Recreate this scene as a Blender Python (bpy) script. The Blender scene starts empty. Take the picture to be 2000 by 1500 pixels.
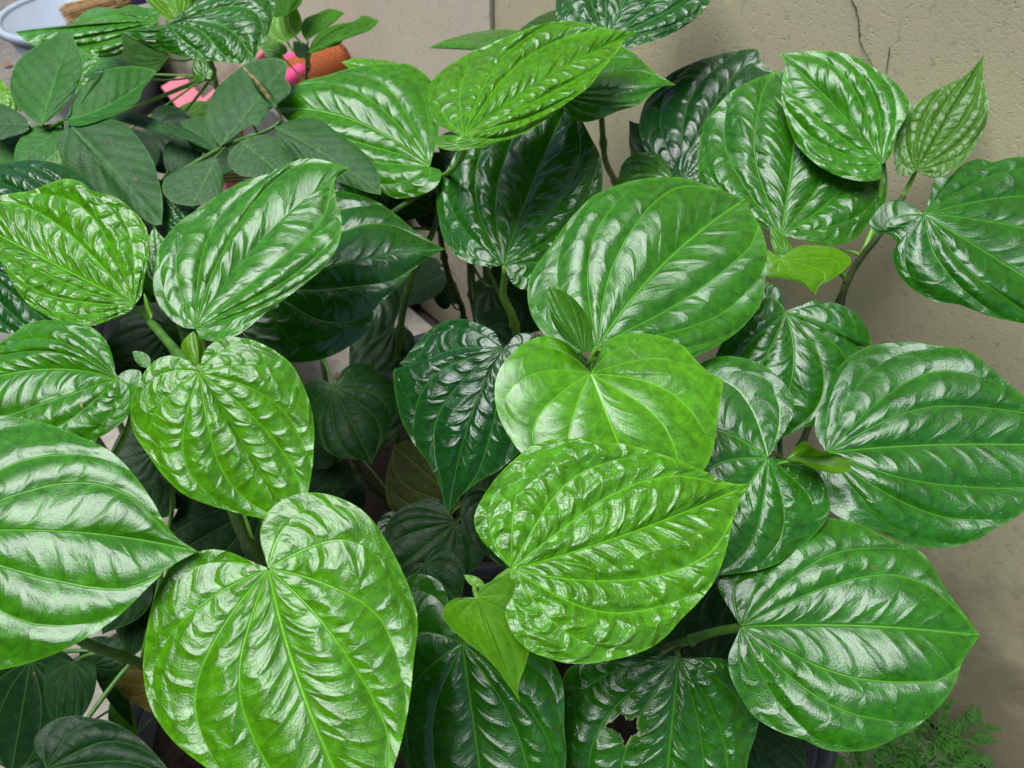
import bpy, math, random
import numpy as np
from mathutils import Vector

random.seed(7)
scn = bpy.context.scene

# ------------------------------------------------------------------ camera
H = 0.95                                   # camera height (m)
PITCH = math.radians(45)                   # looking down
FPX = 1505.0                               # focal length in photo pixels (2000 wide)
CAM = np.array([0.0, 0.0, H])
RX = np.array([1.0, 0, 0])
UP = np.array([0, math.sin(PITCH), math.cos(PITCH)])
FW = np.array([0, math.cos(PITCH), -math.sin(PITCH)])
cam_d = bpy.data.cameras.new('camera')
cam = bpy.data.objects.new('camera', cam_d)
scn.collection.objects.link(cam)
cam.location = CAM
cam.rotation_euler = (math.pi / 2 - PITCH, 0, 0)
cam_d.sensor_width = 36.0
cam_d.lens = 36.0 * FPX / 2000.0
cam_d.clip_start = 0.01
cam_d.clip_end = 200
cam_d.dof.use_dof = True; cam_d.dof.focus_distance = 0.46; cam_d.dof.aperture_fstop = 13.0
scn.camera = cam

# ------------------------------------------------------------------ sky, sun, exposure
SUN_AZ, SUN_EL = math.radians(-115), math.radians(70)      # azimuth from +Y towards +X
w = bpy.data.worlds.new('World'); scn.world = w; w.use_nodes = True
wn = w.node_tree; bg = wn.nodes['Background']
sky = wn.nodes.new('ShaderNodeTexSky'); sky.sky_type = 'NISHITA'; sky.sun_disc = False
sky.sun_elevation = SUN_EL; sky.sun_rotation = SUN_AZ
sky.air_density = 1.0; sky.dust_density = 1.0; sky.ozone_density = 1.0
wn.links.new(sky.outputs[0], bg.inputs[0]); bg.inputs[1].default_value = 0.05
sd = bpy.data.lights.new('sun', 'SUN'); sd.energy = 1.5; sd.angle = math.radians(36)
sd.color = (0.97, 0.99, 1.0)
sun = bpy.data.objects.new('sun', sd); scn.collection.objects.link(sun)
svec = Vector((math.sin(SUN_AZ) * math.cos(SUN_EL), math.cos(SUN_AZ) * math.cos(SUN_EL), math.sin(SUN_EL)))
sun.rotation_euler = svec.to_track_quat('Z', 'Y').to_euler(); sun.location = (-1, -1, 4)
vs = scn.view_settings
vs.view_transform = 'Standard'; vs.look = 'None'; vs.gamma = 1.0; vs.use_curve_mapping = False
vs.exposure = 1.62
scn.cycles.use_denoising = True
scn.cycles.max_bounces = 8

# ------------------------------------------------------------------ helpers
col = scn.collection

def ray(px, py):
    x = (np.asarray(px, float) - 1000) / FPX; y = -(np.asarray(py, float) - 750) / FPX
    return x[..., None] * RX + y[..., None] * UP + FW

def at(px, py, depth):
    return CAM + depth * ray(np.array(px), np.array(py))

def ground_at(px, py, z=0.0):
    d = ray(np.array(px), np.array(py)); return CAM + d * ((z - H) / d[2])

def cam2world(nx, ny, nz):
    v = nx * RX + ny * UP - nz * FW
    return v / np.linalg.norm(v)

def tag(o, label=None, cat=None, group=None, kind=None):
    if label: o['label'] = label
    if cat: o['category'] = cat
    if group: o['group'] = group
    if kind: o['kind'] = kind
    return o

def empty(name, loc, label, cat, group=None):
    o = bpy.data.objects.new(name, None); o.empty_display_size = 0.05
    o.location = loc; col.objects.link(o)
    return tag(o, label, cat, group)

def mesh_obj(name, V, F, mat, parent=None, off=None, cols=None, smooth=True, kind=None, uvs=None):
    """V (n,3) world coordinates; F list of faces or an (m,4) array"""
    V = np.asarray(V, np.float64)
    if off is not None: V = V - np.asarray(off)
    me = bpy.data.meshes.new(name)
    if isinstance(F, np.ndarray):
        n, k = F.shape
        me.vertices.add(len(V)); me.vertices.foreach_set('co', V.astype(np.float32).ravel())
        me.loops.add(n * k); me.loops.foreach_set('vertex_index', F.astype(np.int32).ravel())
        me.polygons.add(n)
        me.polygons.foreach_set('loop_start', np.arange(0, n * k, k, dtype=np.int32))
        me.polygons.foreach_set('loop_total', np.full(n, k, np.int32))
        me.update(calc_edges=True)
    else:
        me.from_pydata([tuple(v) for v in V], [], [tuple(f) for f in F])
    if smooth: me.polygons.foreach_set('use_smooth', np.ones(len(me.polygons), bool))
    if cols is not None:
        a = me.color_attributes.new('Col', 'FLOAT_COLOR', 'POINT')
        c = np.ones((len(V), 4), np.float32); c[:, :cols.shape[1]] = cols
        a.data.foreach_set('color', c.ravel())
    if uvs:
        for nm_, arr in uvs.items():
            u = me.uv_layers.new(name=nm_); u.data.foreach_set('uv', arr.astype(np.float32).ravel())
    me.update()
    if mat: me.materials.append(mat)
    o = bpy.data.objects.new(name, me); col.objects.link(o)
    if parent is not None: o.parent = parent
    if kind: o['kind'] = kind
    return o

def catmull(P, n):
    """smooth curve through P, n points evenly spaced by length, ends included"""
    P = np.asarray(P, float)
    Q = np.vstack([2 * P[0] - P[1], P, 2 * P[-1] - P[-2]])
    out = []
    for i in range(1, len(Q) - 2):
        p0, p1, p2, p3 = Q[i - 1], Q[i], Q[i + 1], Q[i + 2]
        def tj(a, b): return max(np.linalg.norm(b - a), 1e-9) ** 0.5
        t0 = 0; t1 = t0 + tj(p0, p1); t2 = t1 + tj(p1, p2); t3 = t2 + tj(p2, p3)
        t = np.linspace(t1, t2, 24, endpoint=False)[:, None]
        A1 = (t1 - t) / (t1 - t0) * p0 + (t - t0) / (t1 - t0) * p1
        A2 = (t2 - t) / (t2 - t1) * p1 + (t - t1) / (t2 - t1) * p2
        A3 = (t3 - t) / (t3 - t2) * p2 + (t - t2) / (t3 - t2) * p3
        B1 = (t2 - t) / (t2 - t0) * A1 + (t - t0) / (t2 - t0) * A2
        B2 = (t3 - t) / (t3 - t1) * A2 + (t - t1) / (t3 - t1) * A3
        out.append((t2 - t) / (t2 - t1) * B1 + (t - t1) / (t2 - t1) * B2)
    out = np.vstack(out + [P[-1:]])
    s = np.r_[0, np.cumsum(np.linalg.norm(np.diff(out, axis=0), axis=1))]
    u = np.linspace(0, s[-1], n)
    return np.stack([np.interp(u, s, out[:, k]) for k in range(P.shape[1])], 1)

def tube(P, R, seg=8, caps=True):
    P = np.asarray(P, float); n = len(P)
    R = np.broadcast_to(np.asarray(R, float), (n,))
    T = np.gradient(P, axis=0); T /= np.linalg.norm(T, axis=1)[:, None] + 1e-12
    ref = np.array([0.31, 0.87, 0.38])
    V = []
    for i in range(n):
        a = np.cross(T[i], ref); a /= np.linalg.norm(a) + 1e-12
        b = np.cross(T[i], a)
        for k in range(seg):
            t = 2 * math.pi * k / seg
            V.append(P[i] + R[i] * (math.cos(t) * a + math.sin(t) * b))
    F = []
    for i in range(n - 1):
        for k in range(seg):
            k2 = (k + 1) % seg
            F.append((i * seg + k, i * seg + k2, (i + 1) * seg + k2, (i + 1) * seg + k))
    if caps:
        F.append(tuple(range(seg - 1, -1, -1))); F.append(tuple((n - 1) * seg + k for k in range(seg)))
    return np.array(V), F

def box(lo, hi, ax=None, org=None, bevel=0.0):
    """box between two corners in a local frame (ax rows = axes)"""
    lo = np.array(lo, float); hi = np.array(hi, float); b = bevel
    V = []
    for z, i in ((lo[2], 0), (hi[2] - b, 0), (hi[2], b)):
        for x, y in ((lo[0] + i, lo[1] + i), (hi[0] - i, lo[1] + i), (hi[0] - i, hi[1] - i), (lo[0] + i, hi[1] - i)):
            V.append((x, y, z))
    V = np.array(V)
    F = [(3, 2, 1, 0)]
    for l in (0, 4):
        for k in range(4):
            k2 = (k + 1) % 4
            F.append((l + k, l + k2, l + 4 + k2, l + 4 + k))
    F.append((8, 9, 10, 11))
    if ax is not None: V = V @ np.array(ax) + np.array(org)
    return V, F

def lathe(prof, seg=48, centre=(0, 0, 0), axis=None):
    V = []; F = []; n = len(prof)
    for k in range(seg):
        t = 2 * math.pi * k / seg
        for r, z in prof: V.append((r * math.cos(t), r * math.sin(t), z))
    for k in range(seg):
        k2 = (k + 1) % seg
        for i in range(n - 1):
            F.append((k * n + i, k2 * n + i, k2 * n + i + 1, k * n + i + 1))
    V = np.array(V)
    if axis is not None: V = V @ np.array(axis)
    return V + np.array(centre), F

# ------------------------------------------------------------------ materials
def new_mat(name):
    m = bpy.data.materials.new(name); m.use_nodes = True
    nt = m.node_tree; return m, nt, nt.nodes['Principled BSDF'], nt.nodes['Material Output']

def N(nt, typ, **kw):
    n = nt.nodes.new(typ)
    for k, v in kw.items():
        if k in n.inputs: n.inputs[k].default_value = v
        else: setattr(n, k, v)
    return n

def noise(nt, scale, detail=4, rough=0.55, vec=None):
    n = N(nt, 'ShaderNodeTexNoise'); n.inputs['Scale'].default_value = scale
    n.inputs['Detail'].default_value = detail; n.inputs['Roughness'].default_value = rough
    if vec is not None: nt.links.new(vec, n.inputs['Vector'])
    return n

def ramp(nt, src, stops):
    r = N(nt, 'ShaderNodeValToRGB'); e = r.color_ramp.elements
    while len(e) < len(stops): e.new(0.5)
    for i, (p, c) in enumerate(stops):
        e[i].position = p; e[i].color = (*c, 1) if not np.isscalar(c) else (c, c, c, 1)
    nt.links.new(src, r.inputs[0]); return r

def mixc(nt, fac, a, b, mode='MIX'):
    m = N(nt, 'ShaderNodeMix'); m.data_type = 'RGBA'; m.blend_type = mode
    for s, v in ((m.inputs[0], fac), (m.inputs[6], a), (m.inputs[7], b)):
        if isinstance(v, (int, float)): s.default_value = v
        elif isinstance(v, tuple): s.default_value = (*v, 1)
        else: nt.links.new(v, s)
    return m.outputs[2]

def leaf_mat(name, rough, fine, trans, specks=0.0, spec=0.5, mott=0.35, net=1.0, line=0.5):
    m, nt, p, out = new_mat(name)
    L = nt.links.new
    def math_(op, a, b=None, c=None):
        n = N(nt, 'ShaderNodeMath', operation=op)
        for s_, v in zip(n.inputs, (a, b, c)):
            if v is None: continue
            if isinstance(v, (int, float)): s_.default_value = v
            else: L(v, s_)
        return n.outputs[0]
    tc = N(nt, 'ShaderNodeTexCoord').outputs['Object']
    vc = N(nt, 'ShaderNodeVertexColor', layer_name='Col')
    ca, amp_ = vc.outputs[0], vc.outputs[1]
    n1 = noise(nt, 190, 3, 0.6, tc)
    g = ramp(nt, n1.outputs[0], [(0.3, 1 - mott), (0.7, 1 + mott * 0.55)])
    c = mixc(nt, 1.0, ca, g.outputs[0], 'MULTIPLY')
    n0 = noise(nt, 28, 2, 0.5, tc)
    g0 = ramp(nt, n0.outputs[0], [(0.3, 0.80), (0.7, 1.0)])
    c = mixc(nt, 1.0, c, g0.outputs[0], 'MULTIPLY')
    nf = noise(nt, 1100, 3, 0.65, tc)
    if net > 0:
        cell = N(nt, 'ShaderNodeUVMap', uv_map='cell').outputs[0]
        wn_ = noise(nt, 1.6, 2, 0.5, cell)
        wm = N(nt, 'ShaderNodeVectorMath', operation='MULTIPLY_ADD'); L(wn_.outputs[1], wm.inputs[0])
        wm.inputs[1].default_value = (0.32, 0.32, 0); L(cell, wm.inputs[2])
        def edge(scale, rnd):
            vo = N(nt, 'ShaderNodeTexVoronoi', feature='DISTANCE_TO_EDGE'); vo.voronoi_dimensions = '2D'
            vo.inputs['Scale'].default_value = scale; vo.inputs['Randomness'].default_value = rnd
            L(wm.outputs[0], vo.inputs['Vector']); return vo.outputs['Distance']
        e1 = edge(1.0, 0.75); e2 = edge(3.1, 0.9)
        g1 = N(nt, 'ShaderNodeMapRange', interpolation_type='SMOOTHERSTEP'); L(e1, g1.inputs[0]); g1.inputs[2].default_value = 0.30
        g3 = N(nt, 'ShaderNodeMapRange', interpolation_type='SMOOTHSTEP'); L(e1, g3.inputs[0]); g3.inputs[2].default_value = 0.07
        g2 = N(nt, 'ShaderNodeMapRange', interpolation_type='SMOOTHSTEP'); L(e2, g2.inputs[0]); g2.inputs[2].default_value = 0.12
        dome_ = math_('MULTIPLY', e1, 0.35)
        # main veins, thin and pale, set in a groove
        ds = N(nt, 'ShaderNodeSeparateXYZ'); L(N(nt, 'ShaderNodeUVMap', uv_map='dist').outputs[0], ds.inputs[0])
        fd = N(nt, 'ShaderNodeSeparateXYZ'); L(N(nt, 'ShaderNodeUVMap', uv_map='fade').outputs[0], fd.inputs[0])
        def gauss(w_):
            outs = []
            for k in (0, 1):
                q_ = math_('DIVIDE', ds.outputs[k], w_)
                ex = math_('EXPONENT', math_('MULTIPLY', math_('MULTIPLY', q_, q_), -1.0))
                outs.append(math_('MULTIPLY', ex, fd.outputs[k]))
            return math_('MAXIMUM', outs[0], outs[1])
        vl = gauss(0.0037); vg = gauss(0.016)
        h = math_('MULTIPLY_ADD', g2.outputs[0], 0.085, math_('MULTIPLY_ADD', g3.outputs[0], 0.16, math_('ADD', g1.outputs[0], dome_)))
        h = math_('MULTIPLY', h, math_('SUBTRACT', 1.0, math_('MULTIPLY', vg, 0.9)))
        h = math_('MULTIPLY', h, amp_)
        h = math_('MULTIPLY_ADD', vl, 0.55, h)
        h = math_('MULTIPLY_ADD', nf.outputs[0], 0.12 * fine / 0.3, h)
        # colour: cross veins a little darker, main veins paler
        dk = math_('MULTIPLY_ADD', g3.outputs[0], 0.20, 0.80)
        dk2 = math_('MULTIPLY_ADD', g2.outputs[0], 0.12, 0.88)
        cmb = N(nt, 'ShaderNodeCombineColor'); dd = math_('MULTIPLY', dk, dk2)
        for k in range(3): L(dd, cmb.inputs[k])
        c = mixc(nt, 1.0, c, cmb.outputs[0], 'MULTIPLY')
        pale = mixc(nt, 1.0, mixc(nt, 1.0, ca, (1.7, 1.7, 1.7), 'MULTIPLY'), (0.06, 0.10, 0.012), 'ADD')
        c = mixc(nt, math_('MINIMUM', math_('MULTIPLY', vl, line), 1.0), c, pale)
        dist_ = 0.00050 * net
    else:
        vn = N(nt, 'ShaderNodeTexVoronoi', feature='DISTANCE_TO_EDGE'); vn.inputs['Scale'].default_value = 330
        L(tc, vn.inputs['Vector'])
        ve = ramp(nt, vn.outputs['Distance'], [(0.0, 0.0), (0.22, 1.0)])
        h = math_('MULTIPLY_ADD', nf.outputs[0], 0.9, ve.outputs[0]); dist_ = 0.0002 * fine / 0.3
    if specks > 0:
        vo = N(nt, 'ShaderNodeTexVoronoi'); vo.inputs['Scale'].default_value = 330; L(tc, vo.inputs['Vector'])
        lt = ramp(nt, vo.outputs['Distance'], [(0.06, 1.0), (0.13, 0.0)])
        sep = N(nt, 'ShaderNodeSeparateColor'); L(vo.outputs['Color'], sep.inputs[0])
        gt = ramp(nt, sep.outputs[0], [(1 - specks - 0.01, 0.0), (1 - specks, 1.0)])
        c = mixc(nt, math_('MULTIPLY', math_('MULTIPLY', lt.outputs[0], gt.outputs[0]), 0.6), c, (0.5, 0.55, 0.4))
    sp = noise(nt, 75, 4, 0.6, tc)
    sf = ramp(nt, sp.outputs[0], [(0.735, 0.0), (0.76, 0.75)])
    c = mixc(nt, sf.outputs[0], c, (0.16, 0.12, 0.02))
    L(c, p.inputs['Base Color'])
    nr = noise(nt, 320, 3, 0.6, tc)
    rr = ramp(nt, nr.outputs[0], [(0.3, rough * 0.82), (0.7, min(1, rough * 1.2))])
    L(rr.outputs[0], p.inputs['Roughness'])
    p.inputs['Specular IOR Level'].default_value = spec
    b = N(nt, 'ShaderNodeBump'); b.inputs['Strength'].default_value = 1.0; b.inputs['Distance'].default_value = dist_
    L(h, b.inputs['Height']); L(b.outputs[0], p.inputs['Normal'])
    if trans > 0:
        tr = N(nt, 'ShaderNodeBsdfTranslucent')
        tcx = mixc(nt, 1.0, c, (1.15, 1.25, 0.4), 'MULTIPLY'); L(tcx, tr.inputs[0])
        mx = N(nt, 'ShaderNodeMixShader'); mx.inputs[0].default_value = trans
        L(p.outputs[0], mx.inputs[1]); L(tr.outputs[0], mx.inputs[2]); L(mx.outputs[0], out.inputs[0])
    return m

M = {}
M['leaf'] = leaf_mat('betel_leaf', 0.175, 0.62, 0.14, 0.09, spec=0.50)
M['young'] = leaf_mat('young_betel_leaf', 0.34, 0.20, 0.32, 0.03, mott=0.15, net=0.7, line=0.45)
M['young_oval'] = leaf_mat('bud_sheath', 0.36, 0.20, 0.32, 0.0, mott=0.15, net=0)
M['shade'] = leaf_mat('shaded_betel_leaf', 0.42, 0.3, 0.10, 0.05, spec=0.16, net=0.6)  # low-gloss copy of betel_leaf for understory leaves coloured as shaded
M['under'] = leaf_mat('leaf_underside', 0.6, 0.3, 0.25, 0.0, spec=0.14, net=0.4)
M['under_oval'] = leaf_mat('small_dim_leaf', 0.55, 0.3, 0.2, 0.0, spec=0.25, net=0)
M['dull'] = leaf_mat('dusty_shrub_leaf', 0.46, 0.18, 0.12, 0.22, spec=0.20, mott=0.22, net=0)

def simple(name, colr, rough=0.6, var=0.25, scale=60, bump=0.0, bscale=None, bdist=0.001, spec=0.4):
    m, nt, p, out = new_mat(name); L = nt.links.new
    tc = N(nt, 'ShaderNodeTexCoord').outputs['Object']
    n = noise(nt, scale, 5, 0.6, tc)
    lo = tuple(c * (1 - var) for c in colr); hi = tuple(min(1, c * (1 + var)) for c in colr)
    r = ramp(nt, n.outputs[0], [(0.3, lo), (0.7, hi)])
    L(r.outputs[0], p.inputs['Base Color']); p.inputs['Roughness'].default_value = rough
    p.inputs['Specular IOR Level'].default_value = spec
    if bump:
        nb = noise(nt, bscale or scale * 4, 4, 0.6, tc)
        b = N(nt, 'ShaderNodeBump'); b.inputs['Strength'].default_value = bump; b.inputs['Distance'].default_value = bdist
        L(nb.outputs[0], b.inputs['Height']); L(b.outputs[0], p.inputs['Normal'])
    return m

M['stem'] = simple('green_stem', (0.055, 0.15, 0.018), 0.42, 0.35, 120, 0.3, 600, 0.0005)
M['petiole'] = simple('pale_petiole', (0.14, 0.34, 0.035), 0.4, 0.25, 150, 0.3, 700, 0.0004)
M['oldstem'] = simple('brown_green_stem', (0.045, 0.07, 0.02), 0.6, 0.4, 90, 0.5, 500, 0.0008)
M['twig'] = simple('dry_twig', (0.36, 0.27, 0.11), 0.7, 0.35, 200, 0.5, 900, 0.0006)
M['weed'] = simple('weed_green', (0.028, 0.105, 0.012), 0.6, 0.4, 200, spec=0.15)
M['pot'] = simple('black_plastic', (0.022, 0.024, 0.028), 0.42, 0.3, 40, 0.15, 300, 0.0006)
M['pinkpot'] = simple('pink_plastic', (0.62, 0.16, 0.20), 0.38, 0.12, 18, 0.1, 200, 0.0005)
M['soil'] = simple('dark_soil', (0.014, 0.010, 0.007), 0.95, 0.5, 90, 1.0, 160, 0.006, spec=0.15)
M['deadleaf'] = simple('dead_leaf', (0.24, 0.12, 0.04), 0.7, 0.5, 60, 0.4, 300)
M['blue'] = simple('pale_blue_plastic', (0.40, 0.46, 0.54), 0.35, 0.08, 9, 0.05, 100, 0.0004)
M['straw'] = simple('straw', (0.55, 0.36, 0.17), 0.75, 0.35, 130)
M['purple'] = simple('purple_plastic', (0.10, 0.05, 0.24), 0.4, 0.15, 20)
M['orange'] = simple('orange_brown_coir', (0.36, 0.085, 0.018), 0.8, 0.4, 220, 0.7, 700, 0.002)
M['darkcoir'] = simple('dark_brown_coir', (0.09, 0.04, 0.018), 0.9, 0.4, 260, 0.7, 700, 0.002)
M['magenta'] = simple('hot_pink_plastic', (0.75, 0.07, 0.22), 0.35, 0.1, 20)
M['white'] = simple('white_plastic', (0.72, 0.72, 0.70), 0.4, 0.08, 20)

def concrete(name, base, spots=0.35, bump=0.5):
    m, nt, p, out = new_mat(name); L = nt.links.new
    tc = N(nt, 'ShaderNodeTexCoord').outputs['Object']
    a = noise(nt, 3.2, 6, 0.65, tc); b = noise(nt, 45, 5, 0.6, tc)
    lo = tuple(c * 0.72 for c in base); hi = tuple(min(1, c * 1.12) for c in base)
    c = ramp(nt, a.outputs[0], [(0.3, lo), (0.68, hi)]).outputs[0]
    s = ramp(nt, b.outputs[0], [(0.25, 1 - spots), (0.6, 1.0)])
    c = mixc(nt, 1.0, c, s.outputs[0], 'MULTIPLY')
    L(c, p.inputs['Base Color']); p.inputs['Roughness'].default_value = 0.85
    p.inputs['Specular IOR Level'].default_value = 0.25
    nb = noise(nt, 260, 5, 0.65, tc)
    bp = N(nt, 'ShaderNodeBump'); bp.inputs['Strength'].default_value = bump; bp.inputs['Distance'].default_value = 0.0015
    L(nb.outputs[0], bp.inputs['Height']); L(bp.outputs[0], p.inputs['Normal'])
    return m
M['block'] = concrete('grey_block', (0.20, 0.19, 0.17), 0.4)
M['slab'] = concrete('pale_concrete', (0.38, 0.34, 0.28))
M['slabdark'] = concrete('darker_concrete', (0.23, 0.205, 0.18), 0.5)  # darker concrete tone for the farther slabs
M['joint'] = concrete('dirty_joint', (0.07, 0.06, 0.05), 0.5)

def wall_mat(name, base):
    m, nt, p, out = new_mat(name); L = nt.links.new
    geo = N(nt, 'ShaderNodeNewGeometry').outputs['Position']
    a = noise(nt, 2.6, 6, 0.6, geo); b = noise(nt, 120, 4, 0.6, geo)
    lo = tuple(c * 0.86 for c in base); hi = tuple(min(1, c * 1.08) for c in base)
    c = ramp(nt, a.outputs[0], [(0.3, lo), (0.7, hi)]).outputs[0]
    s = ramp(nt, b.outputs[0], [(0.27, 0.72), (0.42, 1.0)])
    c = mixc(nt, 1.0, c, s.outputs[0], 'MULTIPLY')
    # splash dirt and rusty runs low on the wall
    sx = N(nt, 'ShaderNodeSeparateXYZ'); L(geo, sx.inputs[0])
    st = noise(nt, 9, 6, 0.7, geo)
    sub = N(nt, 'ShaderNodeMath', operation='MULTIPLY_ADD'); L(st.outputs[0], sub.inputs[0]); sub.inputs[1].default_value = -0.62
    L(sx.outputs[2], sub.inputs[2])
    dm = ramp(nt, sub.outputs[0], [(0.0, 1.0), (0.22, 0.0)])
    off = N(nt, 'ShaderNodeMath', operation='ADD'); L(sub.outputs[0], off.inputs[0]); off.inputs[1].default_value = 0.22
    nt.links.new(off.outputs[0], dm.inputs[0])
    fac = N(nt, 'ShaderNodeMath', operation='MULTIPLY'); L(dm.outputs[0], fac.inputs[0]); fac.inputs[1].default_value = 0.75
    c = mixc(nt, fac.outputs[0], c, (0.16, 0.135, 0.085))
    # thin vertical rust-coloured runs
    mp = N(nt, 'ShaderNodeMapping'); mp.inputs['Scale'].default_value = (22, 22, 2.2); L(geo, mp.inputs['Vector'])
    rn = noise(nt, 1.0, 5, 0.7, mp.outputs[0])
    rf = ramp(nt, rn.outputs[0], [(0.64, 0.0), (0.76, 0.4)])
    c = mixc(nt, rf.outputs[0], c, (0.20, 0.13, 0.06))
    L(c, p.inputs['Base Color']); p.inputs['Roughness'].default_value = 0.62
    p.inputs['Specular IOR Level'].default_value = 0.3
    nb = noise(nt, 420, 4, 0.6, geo); pit = noise(nt, 190, 3, 0.6, geo)
    pr = ramp(nt, pit.outputs[0], [(0.28, 0.0), (0.40, 0.6)])
    ad = N(nt, 'ShaderNodeMath', operation='MULTIPLY_ADD'); L(nb.outputs[0], ad.inputs[0]); ad.inputs[1].default_value = 0.55
    L(pr.outputs[0], ad.inputs[2])
    bp = N(nt, 'ShaderNodeBump'); bp.inputs['Strength'].default_value = 0.42; bp.inputs['Distance'].default_value = 0.0012
    L(ad.outputs[0], bp.inputs['Height']); L(bp.outputs[0], p.inputs['Normal'])
    return m
M['wall'] = wall_mat('olive_beige_paint', (0.56, 0.505, 0.325))
M['wall2'] = wall_mat('warm_beige_paint', (0.64, 0.57, 0.44))
M['sky_blocker'] = concrete('blocker_grey_green', (0.20, 0.21, 0.18), 0.2)
M['blocker_trim'] = simple('blocker_dark_brown', (0.06, 0.045, 0.035), 0.7, 0.3, 30)
M['crack'] = simple('crack_dark', (0.06, 0.04, 0.025), 0.9, 0.4, 300)

# ------------------------------------------------------------------ setting: pavement and walls
WN = np.array([-0.76, -0.65, 0.0]); WN /= np.linalg.norm(WN)       # wall normal, towards the yard
WD = np.array([-WN[1] * -1, WN[0] * -1, 0.0]); WD = np.array([-0.65, 0.76, 0.0]); WD /= np.linalg.norm(WD)
WALL = 0.64                                                          # distance of the wall from the camera foot
W0 = -WN * WALL
ZZ = np.array([0, 0, 1.0])

def wall_hit(px, py, out=0.0):
    d = ray(np.array(px), np.array(py)); t = (np.dot(W0, WN) + out - np.dot(CAM, WN)) / np.dot(d, WN)
    return CAM + d * t

seam = np.dot(wall_hit(966, 20) - W0, WD)
for nm, a, b, th, mat, lab in (
        ('garden_wall', -1.6, seam, 0.0, 'wall', 'olive-beige rendered wall with a thin crack, behind the glossy leaves'),
        ('garden_wall', seam + 0.0025, 3.6, 0.006, 'wall2', 'paler warm beige wall section beyond the vertical seam')):
    V, F = box((a, -0.15, -0.02), (b, th, 1.9), (WD, WN, ZZ), W0)
    V = np.array(V)
    o = mesh_obj(nm, V, F, M[mat], smooth=False); tag(o, lab, 'wall')
    if mat == 'wall': main_wall = o
# cracks: thin ragged slivers proud of the paint
def crack(pts, wid):
    P = [wall_hit(x, y, 0.0012) for x, y in pts]
    P = catmull(P, 46); V = []; F = []
    tdir = WD
    for i, p in enumerate(P):
        e = wid * (0.4 + 0.9 * random.random()) * (1 - 0.6 * i / len(P))
        j = tdir * random.uniform(-1, 1) * wid * 0.9
        V += [p + j - tdir * e, p + j + tdir * e, p + j + WN * 0.0006]
    for i in range(len(P) - 1):
        a = i * 3; F += [(a, a + 2, a + 5, a + 3), (a + 2, a + 1, a + 4, a + 5)]
    c = mesh_obj('crack', V, F, M['crack'], main_wall)
crack([(1656, -20), (1672, 20), (1678, 52), (1680, 80), (1692, 104), (1706, 130)], 0.0009)
crack([(1738, 92), (1735, 115), (1731, 142)], 0.0005)

# added unseen slabs: upright and overhang close off low sky, shape leaf reflections
HD = 2.7
hb = W0 + WN * HD
sky_blocker = empty('sky_blocker', hb, 'added unseen grey-green screen with an overhang that blocks the low sky', 'sky_blocker')
V, F = box((-5, 0.0, 0.0), (6, 0.2, 2.75), (WD, WN, ZZ), hb); mesh_obj('wall', V, F, M['sky_blocker'], sky_blocker, hb, smooth=False)  # added upright slab, out of view, blocks sky light
V, F = box((-5.2, -0.35, 2.752), (6.2, 1.6, 2.86), (WD, WN, ZZ), hb); mesh_obj('blocker_overhang', V, F, M['blocker_trim'], sky_blocker, hb, smooth=False)
V, F = box((-5, -0.03, 0.002), (6, -0.002, 0.35), (WD, WN, ZZ), hb); mesh_obj('blocker_foot', V, F, M['blocker_trim'], sky_blocker, hb, smooth=False)
# pavement: dirty bed with separate slabs on it
V, F = box((-12, -0.02, -0.3), (14, 14, -0.035), (WD, WN, ZZ), W0)
ground = mesh_obj('pavement', V, F, M['joint'], smooth=False); tag(ground, kind='structure')
S = 0.42; proto = {}
for i in range(-3, 12):
    for j in range(0, 8):
        a = i * S - 0.13; b = j * S + 0.035
        far = a > 1.05
        key = (far, random.randrange(3))
        if key not in proto:
            V, F = box((0, 0, -0.035), (S - 0.012, S - 0.012, 0.0), (WD, WN, ZZ), (0, 0, 0), 0.004)
            me_o = mesh_obj('slab', V, F, M['slabdark' if far else 'slab'], ground, smooth=False)
            proto[key] = me_o; o = me_o
        else:
            o = proto[key].copy(); col.objects.link(o); o.parent = ground
        o.location = W0 + WD * a + WN * b + ZZ * random.uniform(-0.003, 0.003)

# ------------------------------------------------------------------ pots
def pot(cx, cy, r, h, mat, label, soil=True):
    root = empty('plant_pot', (cx, cy, 0.0), label, 'pot')
    prof = [(0.001, 0.004), (r * 0.74, 0.004), (r * 0.76, 0.012), (r * 0.93, h - 0.03)]
    V, F = lathe(prof + [(r * 0.93, h - 0.02), (r * 0.90, h - 0.02), (r * 0.72, 0.02)], 40)
    mesh_obj('wall', V, F, M[mat], root)
    V, F = lathe([(r * 0.905, h - 0.035), (r * 0.94, h - 0.035), (r, h - 0.03), (r * 1.01, h - 0.012), (r * 0.99, h), (r * 0.94, h), (r * 0.905, h - 0.035)], 48)
    mesh_obj('rim', V, F, M[mat], root)
    n = 26; V = [(0, 0, h - 0.045)]; F = []
    for a in range(1, 9):
        for k in range(n):
            t = 2 * math.pi * k / n; q = r * 0.9 * a / 8
            V.append((q * math.cos(t), q * math.sin(t), h - 0.05 + random.uniform(-0.008, 0.010)))
    for k in range(n): F.append((0, 1 + k, 1 + (k + 1) % n))
    for a in range(7):
        for k in range(n):
            k2 = (k + 1) % n; F.append((1 + a * n + k, 1 + (a + 1) * n + k, 1 + (a + 1) * n + k2, 1 + a * n + k2))
    mesh_obj('soil', V, F, M['soil'], root)
    return root
pot(-0.05, 0.665, 0.21, 0.20, 'pot', 'black plastic pot of dark soil holding the shaded stems by the wall')
pot(0.155, 0.335, 0.165, 0.20, 'pot', 'black plastic pot under the chewed leaf, beside the ferny weed')
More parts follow.
